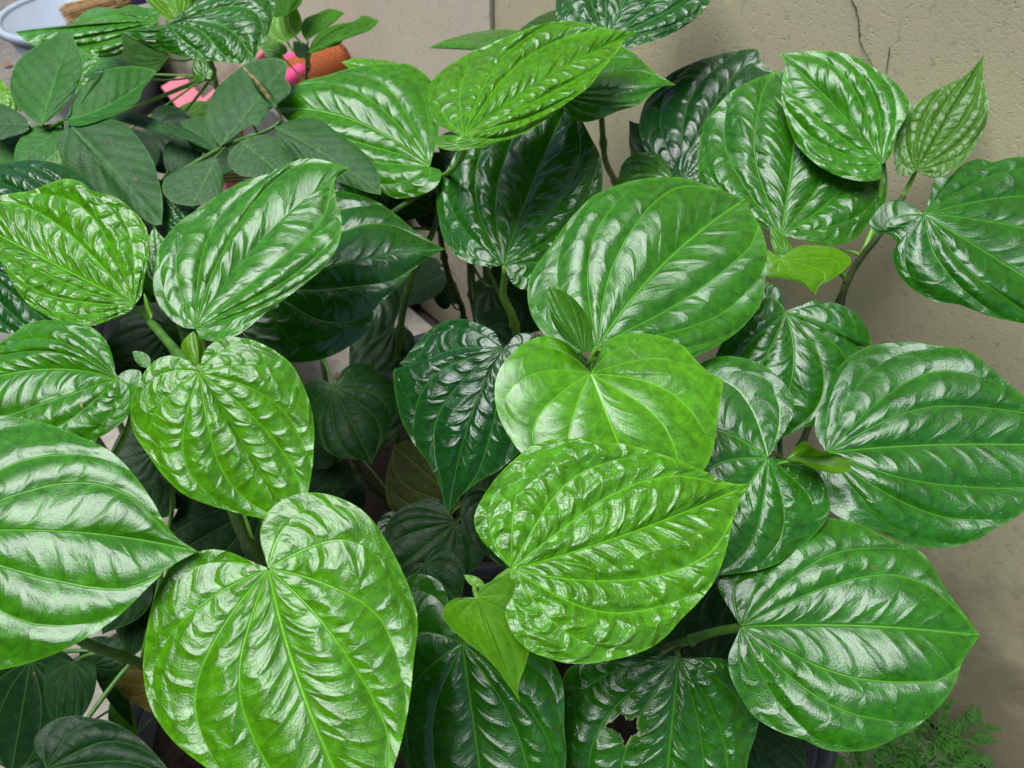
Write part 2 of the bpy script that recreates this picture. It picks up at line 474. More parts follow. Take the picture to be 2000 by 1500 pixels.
pot(-0.215, 0.30, 0.165, 0.20, 'pot', 'small black pot under the leaf with a yellow-brown edge')
pot(-0.50, 0.93, 0.145, 0.19, 'pot', 'black plastic pot under the dusty shrub, nearest the blue bucket')
SOILZ = 0.152

# ------------------------------------------------------------------ leaf template
def side_outline(kind):
    if kind == 'heart':
        P = [(0, 0), (-0.07, 0.05), (-0.125, 0.14), (-0.12, 0.26), (-0.03, 0.38), (0.14, 0.45), (0.33, 0.45), (0.52, 0.385),
             (0.69, 0.27), (0.83, 0.145), (0.93, 0.05), (1, 0)]
    else:
        P = [(0, 0), (0.03, 0.09), (0.12, 0.19), (0.28, 0.26), (0.45, 0.27), (0.62, 0.235), (0.78, 0.165), (0.9, 0.085), (1, 0)]
    return np.array(P)

def vein_angles(r):
    d = np.pi / 180
    v = [np.zeros_like(r),
         np.interp(r, [0, .15, .3, .45, .6, .75, .88, 1], np.array([27, 26.5, 25, 22, 17.5, 12, 5.5, 1.2]) * d),
         np.interp(r, [0, .1, .2, .3, .4, .5, .6, .7, .8, 1], np.array([51, 50.5, 49, 46.5, 43, 38, 31.5, 24.5, 16, 4]) * d),
         np.interp(r, [0, .1, .2, .3, .4, .47, .55, .7, 1], np.array([83, 82, 80, 76, 69, 62, 51, 34, 10]) * d),
         np.interp(r, [0, .1, .2, .3, .4, .6, 1], np.array([122, 119, 112, 101, 88, 60, 20]) * d)]
    return v
VEND = [1.1, 1.0, 0.68, 0.46, 0.27]
_cache = {}

def fields(kind, Na, Nr, seed, D=0.07):
    key = (kind, Na, Nr, seed, D)
    if key in _cache: return _cache[key]
    rng = np.random.RandomState(seed * 17 + 3)
    O = catmull(side_outline(kind), Na + 1)[1:]
    rho = np.linspace(0.006, 1, Nr) ** 0.92
    X = rho[:, None] * O[None, :, 0]; Y = rho[:, None] * O[None, :, 1]
    halves = []; frames = []
    for side in (0, 1):
        r = np.hypot(X, Y); phi = np.arctan2(Y, X)
        if kind == 'heart':
            va = vein_angles(r)
            wob = [0.02 * np.sin(r * (7 + 3 * rng.rand()) + rng.rand() * 6) * (0 if k == 0 else 1) for k in range(5)]
            va = [a + b * np.minimum(1, r * 4) for a, b in zip(va, wob)]
            for k in range(1, 5): va[k] = np.maximum(va[k], va[k - 1] + 0.015)
            vein = np.zeros_like(r); groove = np.zeros_like(r); dome = np.zeros_like(r); und = np.zeros_like(r)
            for k in range(5):
                d = r * np.abs(phi - va[k]) * 0.93
                fade = np.clip((VEND[k] - r) / 0.14, 0, 1)
                groove = np.maximum(groove, fade * np.exp(-(d / 0.020) ** 2) * (1 if k < 3 else .5) * np.clip(r / 0.12, 0, 1))
            edges = va + [np.maximum(va[4] + 0.55, 2.5)]
            fr = []
            SL = (0.11, 0.07, 0.03, 0.0, -0.02)
            gap = np.zeros(r.shape, int)
            for k in range(5):
                gap[phi >= edges[k]] = k
                w_ = edges[k + 1] - edges[k]
                c_ = (phi - edges[k]) / w_
                din = r * (phi - edges[k]) * 0.93; dout = r * (edges[k + 1] - phi) * 0.93
                if k == 4: dout = dout * 0 + 1.0
                qq = (r - SL[k] * c_ - 0.02 * np.sin(np.pi * np.clip(c_, -.2, 1.2))) / D + rng.rand() * 50
                ee = c_ * np.clip(r * w_ / D, 0.3, 6) * 0.55 + 7 * k + 31 * side + rng.rand() * 50
                fi = np.clip((VEND[k] - r) / 0.16, 0, 1) * (1.15 if k == 0 else (1 if k < 3 else .7))
                fo = np.clip((VEND[k + 1] - r) / 0.16, 0, 1) * (1 if k < 2 else .7) if k < 4 else r * 0
                fr.append((qq, ee, din, dout, fi, fo))
                m = gap == k
                cc = np.clip(c_, 0, 1)
                dome = np.where(m, np.sin(np.pi * cc) * np.clip(r * w_, 0, .3) * (1 if k < 3 else .5), dome)
                und = np.where(m, np.sin(np.pi * cc) * np.sin(2 * np.pi * (qq / 1.9 + 0.6 * np.sin(qq * .7 + k))) * np.clip(r * w_ / .08, 0, 1), und)
            puff = und * 0.5 + 0.5; cross = und * 0
        else:
            d0 = Y
            vein = np.exp(-(d0 / 0.009) ** 2) * (1.05 - .6 * X); groove = np.exp(-(d0 / 0.03) ** 2)
            ph = X - 0.75 * Y - 0.9 * Y ** 2 + 0.012 * np.sin(Y * 30 + rng.rand() * 6)
            sp = 0.125; o = rng.rand() * sp
            q = ((ph + o) / sp) % 1; dq = np.minimum(q, 1 - q) * sp
            cross = np.exp(-(dq / 0.006) ** 2) * np.clip(1.1 - Y / 0.2, 0, 1) * 0.8
            puff = 1 - np.exp(-(dq / 0.03) ** 2); dome = Y * 0; gap = np.zeros(r.shape, int); fr = [(ph / sp, Y / .1, Y + .5, Y * 0 + 1, Y * 0, Y * 0)]
        halves.append(dict(X=X, Y=Y * (1 if side == 0 else -1), vein=vein, groove=groove, puff=puff, cross=cross, dome=dome, gap=gap))
        frames.append(fr)
    full = {k: np.concatenate([halves[0][k], halves[1][k][:, -2::-1]], 1) for k in halves[0]}
    full['frames'] = [np.concatenate([np.stack(a, -1), np.stack(b, -1)[:, -2::-1]], 1) for a, b in zip(*frames)]
    full['rho'] = np.repeat(rho[:, None], full['X'].shape[1], 1)
    _cache[key] = full
    return full

PAL = dict(b=(0.085, 0.315, 0.005), m=(0.029, 0.168, 0.005), g=(0.052, 0.245, 0.006), d=(0.013, 0.098, 0.010), x=(0.007, 0.042, 0.006),  # x: understory green, shade of the gaps put into the colour
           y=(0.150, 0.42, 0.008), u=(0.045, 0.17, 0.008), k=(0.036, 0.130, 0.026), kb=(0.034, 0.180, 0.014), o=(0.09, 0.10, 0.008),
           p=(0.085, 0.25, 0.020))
Q = dict(hi=(126, 80), mid=(76, 48), lo=(36, 22))
_seed = [0]

def tmpl_outline(J, T, wid, kind='heart', skew=0.0, lobes=1.0):
    """outline points for a leaf given only its base, tip and width in pixels"""
    J = np.array(J, float); T = np.array(T, float); L = np.linalg.norm(T - J); e = (T - J) / L; f = np.array([-e[1], e[0]])
    P = side_outline(kind)[1:-1]; ymax = P[:, 1].max()
    out = []
    for s in (1, -1):
        out.append([tuple(J + e * (p[0] if p[0] > 0 else p[0] * lobes) * L + s * f * p[1] / ymax * wid / 2 * (1 + s * skew)) for p in P])
    return out[0], out[1]

def leaf(parent, off, J, T, A=None, B=None, wid=None, d=0.5, n=(0, 0.35), c='m', q='hi', mat='leaf', kind='heart',
         amp=1.0, droop=0.05, cup=0.12, wave=0.02, fold=0.0, mid=None, hole=None, name='leaf', lobes=1.0, tint=None, lit=None):
    if A is None: A, B = tmpl_outline(J, T, wid, kind, random.uniform(-.08, .08), lobes)
    Na, Nr = Q[q]; _seed[0] += 1; seed = _seed[0] % 9
    rng = np.random.RandomState(_seed[0])
    f = fields(kind, Na, Nr, seed, 0.070 if amp >= 1.1 else (0.085 if amp >= 0.9 else 0.105))
    J2 = np.array(J, float); T2 = np.array(T, float)
    OA = catmull([J] + list(A) + [T], Na + 1)[1:]; OB = catmull([J] + list(B) + [T], Na + 1)[1:]
    O = np.concatenate([OA, OB[-2::-1]], 0)
    rho = f['rho']
    PX = J2[0] + rho * (O[None, :, 0] - J2[0]); PY = J2[1] + rho * (O[None, :, 1] - J2[1])
    if mid is not None:
        sh = np.array(mid, float) - (J2 + T2) / 2
        ncol = O.shape[0]; t = (np.arange(ncol) - (Na - 1)) / (Na - 1)
        wgt = np.exp(-(t / 0.45) ** 2)[None, :] * 4 * rho * (1 - rho)
        PX = PX + sh[0] * wgt; PY = PY + sh[1] * wgt
    nz = math.sqrt(max(0.02, 1 - n[0] ** 2 - n[1] ** 2))
    NW = cam2world(n[0], n[1], nz)
    if lit is None: lit = rng.uniform(.15, .45) if q == 'hi' else 0.15
    if lit > 0:                                   # tilt blades part way to mirror the sun lamp into the camera
        vw = -ray(np.array((J2[0] + T2[0]) / 2), np.array((J2[1] + T2[1]) / 2)); vw /= np.linalg.norm(vw)
        hb_ = np.array(svec) + vw; hb_ /= np.linalg.norm(hb_)
        NW = NW * (1 - lit) + hb_ * lit; NW /= np.linalg.norm(NW)
    Pj = at(J[0], J[1], d)
    def onplane(px, py, h):
        D = ray(px, py); dn = D @ NW
        dn = np.where(np.abs(dn) < 0.12, np.sign(dn) * 0.12, dn)
        t = ((Pj - CAM) @ NW + h) / dn
        return CAM + D * t[..., None]
    tipw = onplane(np.array(T2[0]), np.array(T2[1]), np.array(0.0))
    L = np.linalg.norm(tipw - Pj)
    X, Y = f['X'], f['Y']
    ph = rng.rand(4) * 6.28
    if fold == 0.0 and q == 'hi': fold = rng.uniform(.05, .15)
    big = (-droop * np.maximum(X, 0) ** 2 - cup * Y ** 2 * 2.2 + fold * np.abs(Y)
           + wave * np.sin(X * 8 + ph[0] + 1.5 * np.sign(Y)) * (np.abs(Y) / 0.45) ** 2
           + 0.012 * np.sin(X * 5 + ph[1]) * np.cos(Y * 6 + ph[2]) + 0.075 * f['dome'] * (0.5 + 0.5 * amp))
    if kind == 'heart':
        rel = 0.0026 * amp * f['puff'] - 0.0055 * (0.5 + 0.5 * amp) * f['groove']
    else:
        rel = 0.003 * amp * f['puff'] - 0.006 * f['groove'] + 0.002 * f['vein']
    big = big + 0.010 * np.sin(X * 9 + ph[3]) * np.sin(np.abs(Y) * 13 + ph[0])
    rel = rel * np.clip(1.0 - (rho - 0.93) / 0.07 * 0.8, 0, 1)
    Pw = onplane(PX, PY, L * (big + rel))
    nr, nc = rho.shape
    idx = np.arange(nr * nc).reshape(nr, nc)
    F = np.stack([idx[:-1, :-1], idx[:-1, 1:], idx[1:, 1:], idx[1:, :-1]], -1).reshape(-1, 4)
    gq = f['gap']; fk = gq[:-1, :-1].copy()                     # the vein gap each face lies in
    fk[:, Na - 1:] = gq[:-1, 1:][:, Na - 1:]
    fk = np.minimum(fk, gq[1:, :-1] if True else fk); fk[:, Na - 1:] = np.minimum(fk, gq[1:, 1:])[:, Na - 1:]
    fk = fk.ravel(); FR = np.stack([a.reshape(-1, 6) for a in f['frames']], 0)
    area = np.sum(O[:-1, 0] * O[1:, 1] - O[1:, 0] * O[:-1, 1])
    if area > 0: F = F[:, ::-1]
    CU = FR[fk[:, None], F]                                      # (faces, 4, 6) per corner
    rim = None
    if hole is not None:
        hp = np.array(hole, float); x = PX.ravel(); y = PY.ravel(); ins = np.zeros(len(x), bool); dist = np.full(len(x), 1e9)
        for i in range(len(hp)):
            a, b = hp[i], hp[(i + 1) % len(hp)]
            cnd = ((a[1] > y) != (b[1] > y)); xx = (b[0] - a[0]) * (y - a[1]) / (b[1] - a[1] + 1e-9) + a[0]
            ins ^= cnd & (x < xx)
            ab = b - a; tt = np.clip(((x - a[0]) * ab[0] + (y - a[1]) * ab[1]) / (ab @ ab), 0, 1)
            dist = np.minimum(dist, np.hypot(x - a[0] - tt * ab[0], y - a[1] - tt * ab[1]))
        keep = ~ins[F].any(1); F = F[keep]; CU = CU[keep]; rim = np.exp(-(dist / 4.0) ** 2)
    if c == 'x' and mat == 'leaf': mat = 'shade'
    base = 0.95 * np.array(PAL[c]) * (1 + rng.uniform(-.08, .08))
    if tint is not None: base = base * np.array(tint)
    C = np.repeat(base[None, :], nr * nc, 0)
    pale = np.clip(base * 1.7 + np.array([0.07, 0.11, 0.015]), 0, 1) if mat != 'dull' else np.clip(base * 1.6 + np.array([0.03, 0.05, 0.02]), 0, 1)
    v = f['vein'].ravel()[:, None]; cr = f['cross'].ravel()[:, None]
    if kind == 'oval':
        pf = f['puff'].ravel()[:, None]
        C = C * (0.86 + 0.14 * pf); C = C * (1 - 0.30 * cr); C = C * (1 - 0.62 * v) + pale * 0.62 * v
    mg = np.clip((rho.ravel()[:, None] - 0.975) / 0.025, 0, 1)
    C = C * (1 - 0.55 * mg) + np.clip(base * 1.5 + np.array([.05, .06, .01]), 0, 1) * 0.55 * mg
    if rim is not None: C = C * (1 - .8 * rim[:, None]) + np.array([0.35, 0.38, 0.16]) * .8 * rim[:, None]
    C = np.concatenate([C, np.full((len(C), 1), amp * L / 0.13)], 1)
    uvs = dict(cell=CU[..., 0:2], dist=CU[..., 2:4], fade=CU[..., 4:6]) if kind == 'heart' else None
    o = mesh_obj(name, Pw.reshape(-1, 3), F, M['young_oval' if (kind == 'oval' and mat == 'young') else ('under_oval' if kind == 'oval' and mat in ('under', 'shade', 'leaf') else mat)], parent, off, C.astype(np.float32), uvs=uvs)
    o['_j'] = list(map(float, Pj)); o['_t'] = list(map(float, (tipw - Pj) / L)); o['_n'] = list(map(float, NW)); o['_l'] = float(L)
    return o

def bez(P0, P1, P2, P3, n=18):
    t = np.linspace(0, 1, n)[:, None]
    return (1 - t) ** 3 * P0 + 3 * t * (1 - t) ** 2 * P1 + 3 * t * t * (1 - t) * P2 + t ** 3 * P3

def add_petiole(lf, root, off, S, r=0.0017, mat='petiole'):
    Pj = np.array(lf['_j']); dr = np.array(lf['_t']); nn = np.array(lf['_n'])
    dist = np.linalg.norm(S - Pj, axis=1)
    dep = (S - CAM) @ FW; dj = (Pj - CAM) @ FW
    cost = dist + np.where(S[:, 2] > Pj[2], 0.2, 0) + np.maximum(0, dj + 0.012 - dep) * 6
    i = int(np.argmin(np.abs(cost - 0.045) + 0.6 * cost)); P0 = S[i]
    t = S[min(i + 1, len(S) - 1)] - S[max(i - 1, 0)]; t /= np.linalg.norm(t) + 1e-9
    D = np.linalg.norm(Pj - P0)
    up = nn if nn @ FW < 0 else -nn
    P = bez(P0, P0 + 0.3 * D * t + FW * 0.1 * D, Pj - dr * min(0.28 * D, 0.016) - up * min(0.45 * D, 0.05), Pj - up * 0.0012 + dr * 0.003, 22)
    rr = np.interp(np.linspace(0, 1, len(P)), [0, .12, .5, .9, 1], [r * 1.5, r * 1.15, r, r * 1.05, r * 0.6])
    V, F = tube(P, rr, 8)
    mesh_obj('petiole', V, F, M[mat], lf, off)

def clean(o):
    for k in ('_j', '_t', '_n', '_l'):
        if k in o: del o[k]

def plant(label, base, way, leaves, bz=SOILZ, r=0.0036, group='wild betel shoots by the wall', stemmat='stem', extra=None):
    """base: (x, y) where the stem leaves the soil; way: (px, py, depth) points up the stem, lowest first"""
    base = np.array([base[0], base[1], bz])
    root = empty('betel_plant', base, label, 'plant', group)
    pts = [base - ZZ * 0.02] + [at(*p_) for p_ in way]
    S = catmull(pts, 60) if len(pts) > 2 else np.linspace(pts[0], pts[1], 60)
    S += 0.0012 * np.sin(np.linspace(0, 14, 60))[:, None] * np.array([1, 0.4, 0])
    R = np.interp(np.linspace(0, 1, 60), [0, .7, 1], [r * 1.15, r, r * 0.7])
    for k in range(5, 60, 11): R[k] *= 1.45
    V, F = tube(S, R, 10)
    st = mesh_obj('stem', V, F, M[stemmat], root, base)
    for kw in leaves:
        kw = dict(kw); pet = kw.pop('pet', True); pr = kw.pop('pr', None)
        lf = leaf(root, base, **kw)
        if pet: add_petiole(lf, root, base, S, pr or min(0.0021, 0.0007 + 0.010 * lf['_l']), 'petiole' if kw.get('c', 'm') in 'bgyp' else 'stem')
        clean(lf)
    return root, base, S

# ------------------------------------------------------------------ the betel shoots
# A: shoot carrying the pale bud
plant('wild betel shoot with a folded pale bud above a drooping pointed heart leaf', (-0.19, 0.30),
      [(560, 1180, .66), (470, 1035, .50), (420, 860, .47), (372, 715, .43), (345, 690, .445), (290, 630, .465)], [
    dict(J=(524, 1110), T=(700, 1600), d=.365, lit=.0, n=(-.02, .34), c='b', amp=1.05, droop=.03, cup=.16, mid=(590, 1350),
         A=[(512, 1116), (480, 1092), (424, 1073), (368, 1084), (336, 1106), (304, 1160), (286, 1240), (280, 1316), (294, 1380), (332, 1440), (390, 1490), (480, 1545), (590, 1585)],
         B=[(510, 1062), (508, 1036), (524, 1000), (560, 972), (606, 962), (656, 970), (712, 1000), (752, 1052), (784, 1112), (804, 1160), (816, 1212), (808, 1290), (798, 1380), (776, 1476), (745, 1550)]),
    dict(J=(389, 727), T=(597, 1066), d=.385, lit=.0, n=(.05, .24), c='b', amp=1.0, droop=.12, cup=.22,
         A=[(376, 712), (352, 698), (320, 696), (292, 714), (268, 754), (255, 802), (260, 842), (288, 886), (320, 930), (360, 966), (408, 986), (480, 1006), (545, 1022), (580, 1046)],
         B=[(394, 700), (404, 680), (432, 661), (480, 661), (532, 682), (568, 710), (596, 762), (612, 818), (612, 890), (604, 950), (594, 990), (592, 1030)]),
    dict(J=(262, 596), T=(-70, 425), d=.475, lit=.6, n=(-.12, .38), c='b', amp=1.25, droop=.05, cup=-.02, fold=.10, wave=.03,
         A=[(276, 578), (281, 550), (290, 502), (288, 452), (272, 424), (240, 396), (208, 380), (180, 372), (160, 356), (128, 349), (100, 356), (60, 372), (20, 378), (-30, 392)],
         B=[(256, 606), (224, 622), (180, 636), (136, 634), (96, 618), (60, 598), (32, 566), (12, 530), (-2, 505), (-35, 470)]),
    dict(J=(381, 642), T=(683, 328), d=.465, lit=.40, n=(-.12, .42), c='g', amp=.65, droop=.06, cup=.16, wave=.01, mid=(515, 470),
         A=[(360, 640), (332, 622), (312, 598), (300, 566), (302, 522), (312, 480), (352, 432), (400, 400), (440, 372), (480, 352), (520, 340), (560, 320), (592, 310), (624, 311), (656, 320)],
         B=[(396, 662), (430, 666), (472, 650), (520, 610), (580, 566), (636, 518), (664, 468), (667, 424), (656, 384), (654, 352), (664, 336)]),
    dict(J=(388, 716), T=(377, 647), d=.40, n=(.25, .1), c='y', q='mid', mat='young', amp=.5, cup=.8, droop=.1,
         A=[(372, 706), (356, 688), (354, 674), (362, 660)], B=[(396, 692), (395, 674), (386, 656)]),
    dict(J=(296, 620), T=(281, 572), wid=12, d=.462, n=(.3, .2), c='y', q='lo', mat='young', kind='oval', cup=1.2),
    dict(J=(316, 560), T=(300, 440), wid=70, d=.53, n=(.2, .3), c='g', q='lo', amp=.6),
    dict(J=(510, 985), T=(300, 1105), wid=210, d=.62, n=(.1, .3), c='x', q='mid', amp=.35, mat='under'),
])
# B: shoot at the front with a dying leaf
plant('wild betel shoot at the edge with a yellow-brown dying lower leaf', (-0.30, 0.30),
      [(320, 1330, .66), (255, 1290, .55), (150, 1240, .48), (60, 1130, .44), (-60, 1010, .42)], [
    dict(J=(-150, 1045), T=(386, 1077), d=.36, lit=.55, n=(-.12, .34), c='g', amp=.45, droop=.04, cup=.14, wave=.01, mid=(130, 1038),
         A=[(-185, 980), (-170, 890), (-90, 825), (0, 812), (40, 816), (100, 830), (160, 854), (216, 882), (264, 930), (300, 982), (320, 1018), (348, 1052)],
         B=[(-190, 1130), (-180, 1240), (-100, 1310), (0, 1308), (100, 1280), (172, 1244), (240, 1196), (296, 1140), (340, 1102)]),
    dict(J=(228, 741), T=(-110, 770), d=.435, lit=.55, n=(-.18, .32), c='g', amp=.75, droop=.08, cup=.20, mid=(70, 722),
         A=[(224, 726), (218, 690), (204, 662), (176, 638), (120, 626), (60, 630), (28, 650), (0, 670), (-60, 710)],
         B=[(236, 729), (256, 721), (275, 726), (274, 748), (264, 782), (250, 812), (224, 836), (184, 858), (110, 872), (20, 860), (-60, 820)]),
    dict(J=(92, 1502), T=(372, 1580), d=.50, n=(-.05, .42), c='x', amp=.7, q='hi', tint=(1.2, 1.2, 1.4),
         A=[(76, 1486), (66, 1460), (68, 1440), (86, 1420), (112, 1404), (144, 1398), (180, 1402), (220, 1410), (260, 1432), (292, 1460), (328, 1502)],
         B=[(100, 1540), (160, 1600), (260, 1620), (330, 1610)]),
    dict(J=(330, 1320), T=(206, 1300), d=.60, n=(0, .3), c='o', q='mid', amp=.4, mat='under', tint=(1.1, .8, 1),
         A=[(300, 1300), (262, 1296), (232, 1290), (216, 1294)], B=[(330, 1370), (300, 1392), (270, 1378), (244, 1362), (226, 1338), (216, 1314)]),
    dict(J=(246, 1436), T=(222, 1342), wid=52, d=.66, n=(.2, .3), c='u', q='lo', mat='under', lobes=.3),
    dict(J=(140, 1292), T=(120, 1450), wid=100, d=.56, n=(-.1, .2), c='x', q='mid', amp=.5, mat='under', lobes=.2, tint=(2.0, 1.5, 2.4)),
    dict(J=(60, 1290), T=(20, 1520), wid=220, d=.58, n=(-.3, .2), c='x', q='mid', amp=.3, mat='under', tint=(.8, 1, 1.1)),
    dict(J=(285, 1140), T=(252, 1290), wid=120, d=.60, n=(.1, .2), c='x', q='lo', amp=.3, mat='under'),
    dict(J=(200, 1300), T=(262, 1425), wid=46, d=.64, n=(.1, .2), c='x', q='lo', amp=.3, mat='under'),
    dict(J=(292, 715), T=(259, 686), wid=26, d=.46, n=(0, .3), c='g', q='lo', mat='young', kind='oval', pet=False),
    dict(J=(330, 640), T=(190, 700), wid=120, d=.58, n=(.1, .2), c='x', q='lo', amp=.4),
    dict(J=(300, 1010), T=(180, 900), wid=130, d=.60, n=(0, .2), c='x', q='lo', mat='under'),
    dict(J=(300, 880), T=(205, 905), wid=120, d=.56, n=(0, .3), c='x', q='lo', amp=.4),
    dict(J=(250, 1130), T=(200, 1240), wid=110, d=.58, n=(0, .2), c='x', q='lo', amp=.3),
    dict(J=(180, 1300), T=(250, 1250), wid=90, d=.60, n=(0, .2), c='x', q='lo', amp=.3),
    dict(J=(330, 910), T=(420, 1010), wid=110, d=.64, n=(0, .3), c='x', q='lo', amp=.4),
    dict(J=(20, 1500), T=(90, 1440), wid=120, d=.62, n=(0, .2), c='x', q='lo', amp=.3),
])
# B2: shoot at the left edge
plant('wild betel shoot mostly under brighter leaves, beside the dusty shrub', (-0.36, 0.42),
      [(160, 900, .66), (60, 700, .56), (10, 560, .53)], [
    dict(J=(-40, 520), T=(130, 660), wid=170, d=.53, n=(-.1, .3), c='d', q='mid', amp=.9),
    dict(J=(150, 420), T=(-60, 330), wid=150, d=.56, n=(0, .4), c='d', q='mid', amp=.8),
    dict(J=(130, 520), T=(-60, 640), wid=200, d=.58, n=(0, .2), c='d', q='mid', amp=.8),
    dict(J=(372, 450), T=(318, 380), wid=70, d=.62, n=(-.1, .3), c='d', q='mid', amp=.9),
    dict(J=(300, 620), T=(420, 470), wid=180, d=.64, n=(-.1, .2), c='x', q='lo', amp=.4),
    dict(J=(102, 352), T=(34, 345), wid=60, d=.64, n=(0, .3), c='b', q='lo', mat='young', A=None),
    dict(J=(240, 650), T=(330, 760), wid=120, d=.66, n=(-.1, .2), c='x', q='lo', amp=.4),
])
# C: the tall centre shoot
plant('wild betel shoot with an upright pale young leaf before its largest round leaf', (-0.02, 0.62),
      [(1120, 960, .72), (1140, 840, .56), (1158, 735, .47), (1166, 690, .475)], [
    dict(J=(1168, 676), T=(1456, 389), d=.485, n=(-.05, .32), c='g', amp=.6, droop=.04, cup=.16, mid=(1296, 515), tint=(.85, .92, 1),
         A=[(1140, 690), (1100, 682), (1056, 645), (1036, 610), (1030, 570), (1036, 538), (1056, 506), (1080, 474), (1108, 434), (1132, 408), (1160, 382), (1200, 364), (1240, 352), (1288, 346), (1340, 348), (1400, 368)],
         B=[(1186, 700), (1230, 715), (1300, 715), (1372, 690), (1416, 666), (1456, 634), (1484, 594), (1495, 540), (1498, 492), (1490, 455), (1472, 420)]),
    dict(J=(1153, 729), T=(1245, 960), d=.435, lit=.22, n=(.10, .44), c='b', amp=.55, droop=.20, cup=.10, wave=.03,
         A=[(1144, 724), (1136, 706), (1120, 682), (1092, 662), (1064, 656), (1024, 670), (992, 698), (972, 730), (966, 766), (972, 806), (988, 842), (1016, 882), (1070, 925), (1150, 955)],
         B=[(1165, 705), (1180, 674), (1200, 658), (1240, 651), (1288, 656), (1332, 674), (1360, 704), (1386, 728), (1411, 742), (1407, 782), (1402, 815), (1396, 862), (1376, 916), (1320, 950)]),
    dict(J=(1140, 690), T=(1072, 558), d=.425, n=(.35, .2), c='g', q='mid', mat='young', amp=.6, cup=.3, tint=(.95, .85, 1),
         A=[(1124, 686), (1100, 662), (1080, 630), (1070, 594)], B=[(1158, 682), (1157, 655), (1153, 628), (1140, 606), (1120, 582), (1094, 566)]),
    dict(J=(983, 682), T=(876, 1005), d=.50, n=(-.18, .22), c='d', amp=1.0, droop=.16, cup=.30, tint=(.9, .85, 1.25), mid=(915, 830),
         A=[(976, 672), (968, 650), (940, 634), (904, 626), (868, 630), (838, 654), (822, 686), (796, 714), (770, 722), (769, 748), (774, 784), (786, 826), (812, 872), (840, 910), (860, 954), (868, 986)],
         B=[(994, 672), (1004, 657), (1028, 650), (1060, 664), (1080, 720), (1078, 800), (1045, 860), (1014, 884), (976, 918), (940, 938), (904, 966), (888, 986)]),
    dict(J=(930, 690), T=(780, 710), wid=150, d=.56, n=(0, .5), c='d', q='mid', amp=.5),
])
# D: the front shoot with the puckered leaf
plant('wild betel shoot with a bright puckered leaf over a small limp young leaf', (0.01, 0.47),
      [(1000, 1330, .66), (930, 1240, .46), (945, 1165, .405), (975, 1130, .40)], [
    dict(J=(999, 1111), T=(1464, 945), d=.385, lit=.0, n=(-.02, .38), c='b', amp=1.6, droop=.04, cup=.12, mid=(1230, 1040),
         A=[(976, 1088), (948, 1064), (930, 1036), (926, 1012), (932, 992), (946, 966), (972, 930), (1008, 894), (1040, 870), (1080, 858), (1128, 855), (1180, 861), (1248, 874), (1312, 894), (1380, 922), (1412, 939), (1440, 945)],
         B=[(988, 1140), (984, 1180), (1000, 1235), (1036, 1272), (1068, 1284), (1100, 1294), (1152, 1296), (1200, 1288), (1232, 1280), (1272, 1264), (1304, 1240), (1332, 1208), (1364, 1176), (1392, 1140), (1412, 1096), (1424, 1052), (1432, 1012), (1448, 972)]),
    dict(J=(932, 1167), T=(1016, 1373), d=.375, n=(.12, .15), c='y', q='mid', mat='young', amp=.5, droop=.1, cup=.35, tint=(.8, .85, 1),
         A=[(920, 1171), (896, 1167), (872, 1180), (864, 1204), (876, 1222), (904, 1248), (940, 1276), (968, 1304), (992, 1336)],
         B=[(938, 1148), (958, 1136), (984, 1125), (1004, 1134), (1020, 1156), (1034, 1180), (1040, 1216), (1036, 1260), (1026, 1300), (1015, 1330), (1012, 1350)]),
    dict(J=(946, 1146), T=(906, 1123), wid=20, d=.40, n=(.1, .3), c='y', q='lo', mat='young', kind='oval', pet=False),
    dict(J=(903, 1256), T=(960, 1660), d=.455, n=(-.08, .26), c='m', amp=.8, droop=.10, cup=.22, tint=(.8, .9, 1.1),
         A=[(884, 1228), (878, 1184), (862, 1140), (830, 1122), (798, 1126), (760, 1190), (745, 1300), (765, 1420), (820, 1540), (890, 1620)],
         B=[(912, 1236), (960, 1215), (1030, 1245), (1078, 1290), (1096, 1324), (1102, 1360), (1102, 1420), (1106, 1480), (1090, 1560), (1030, 1625)]),
])
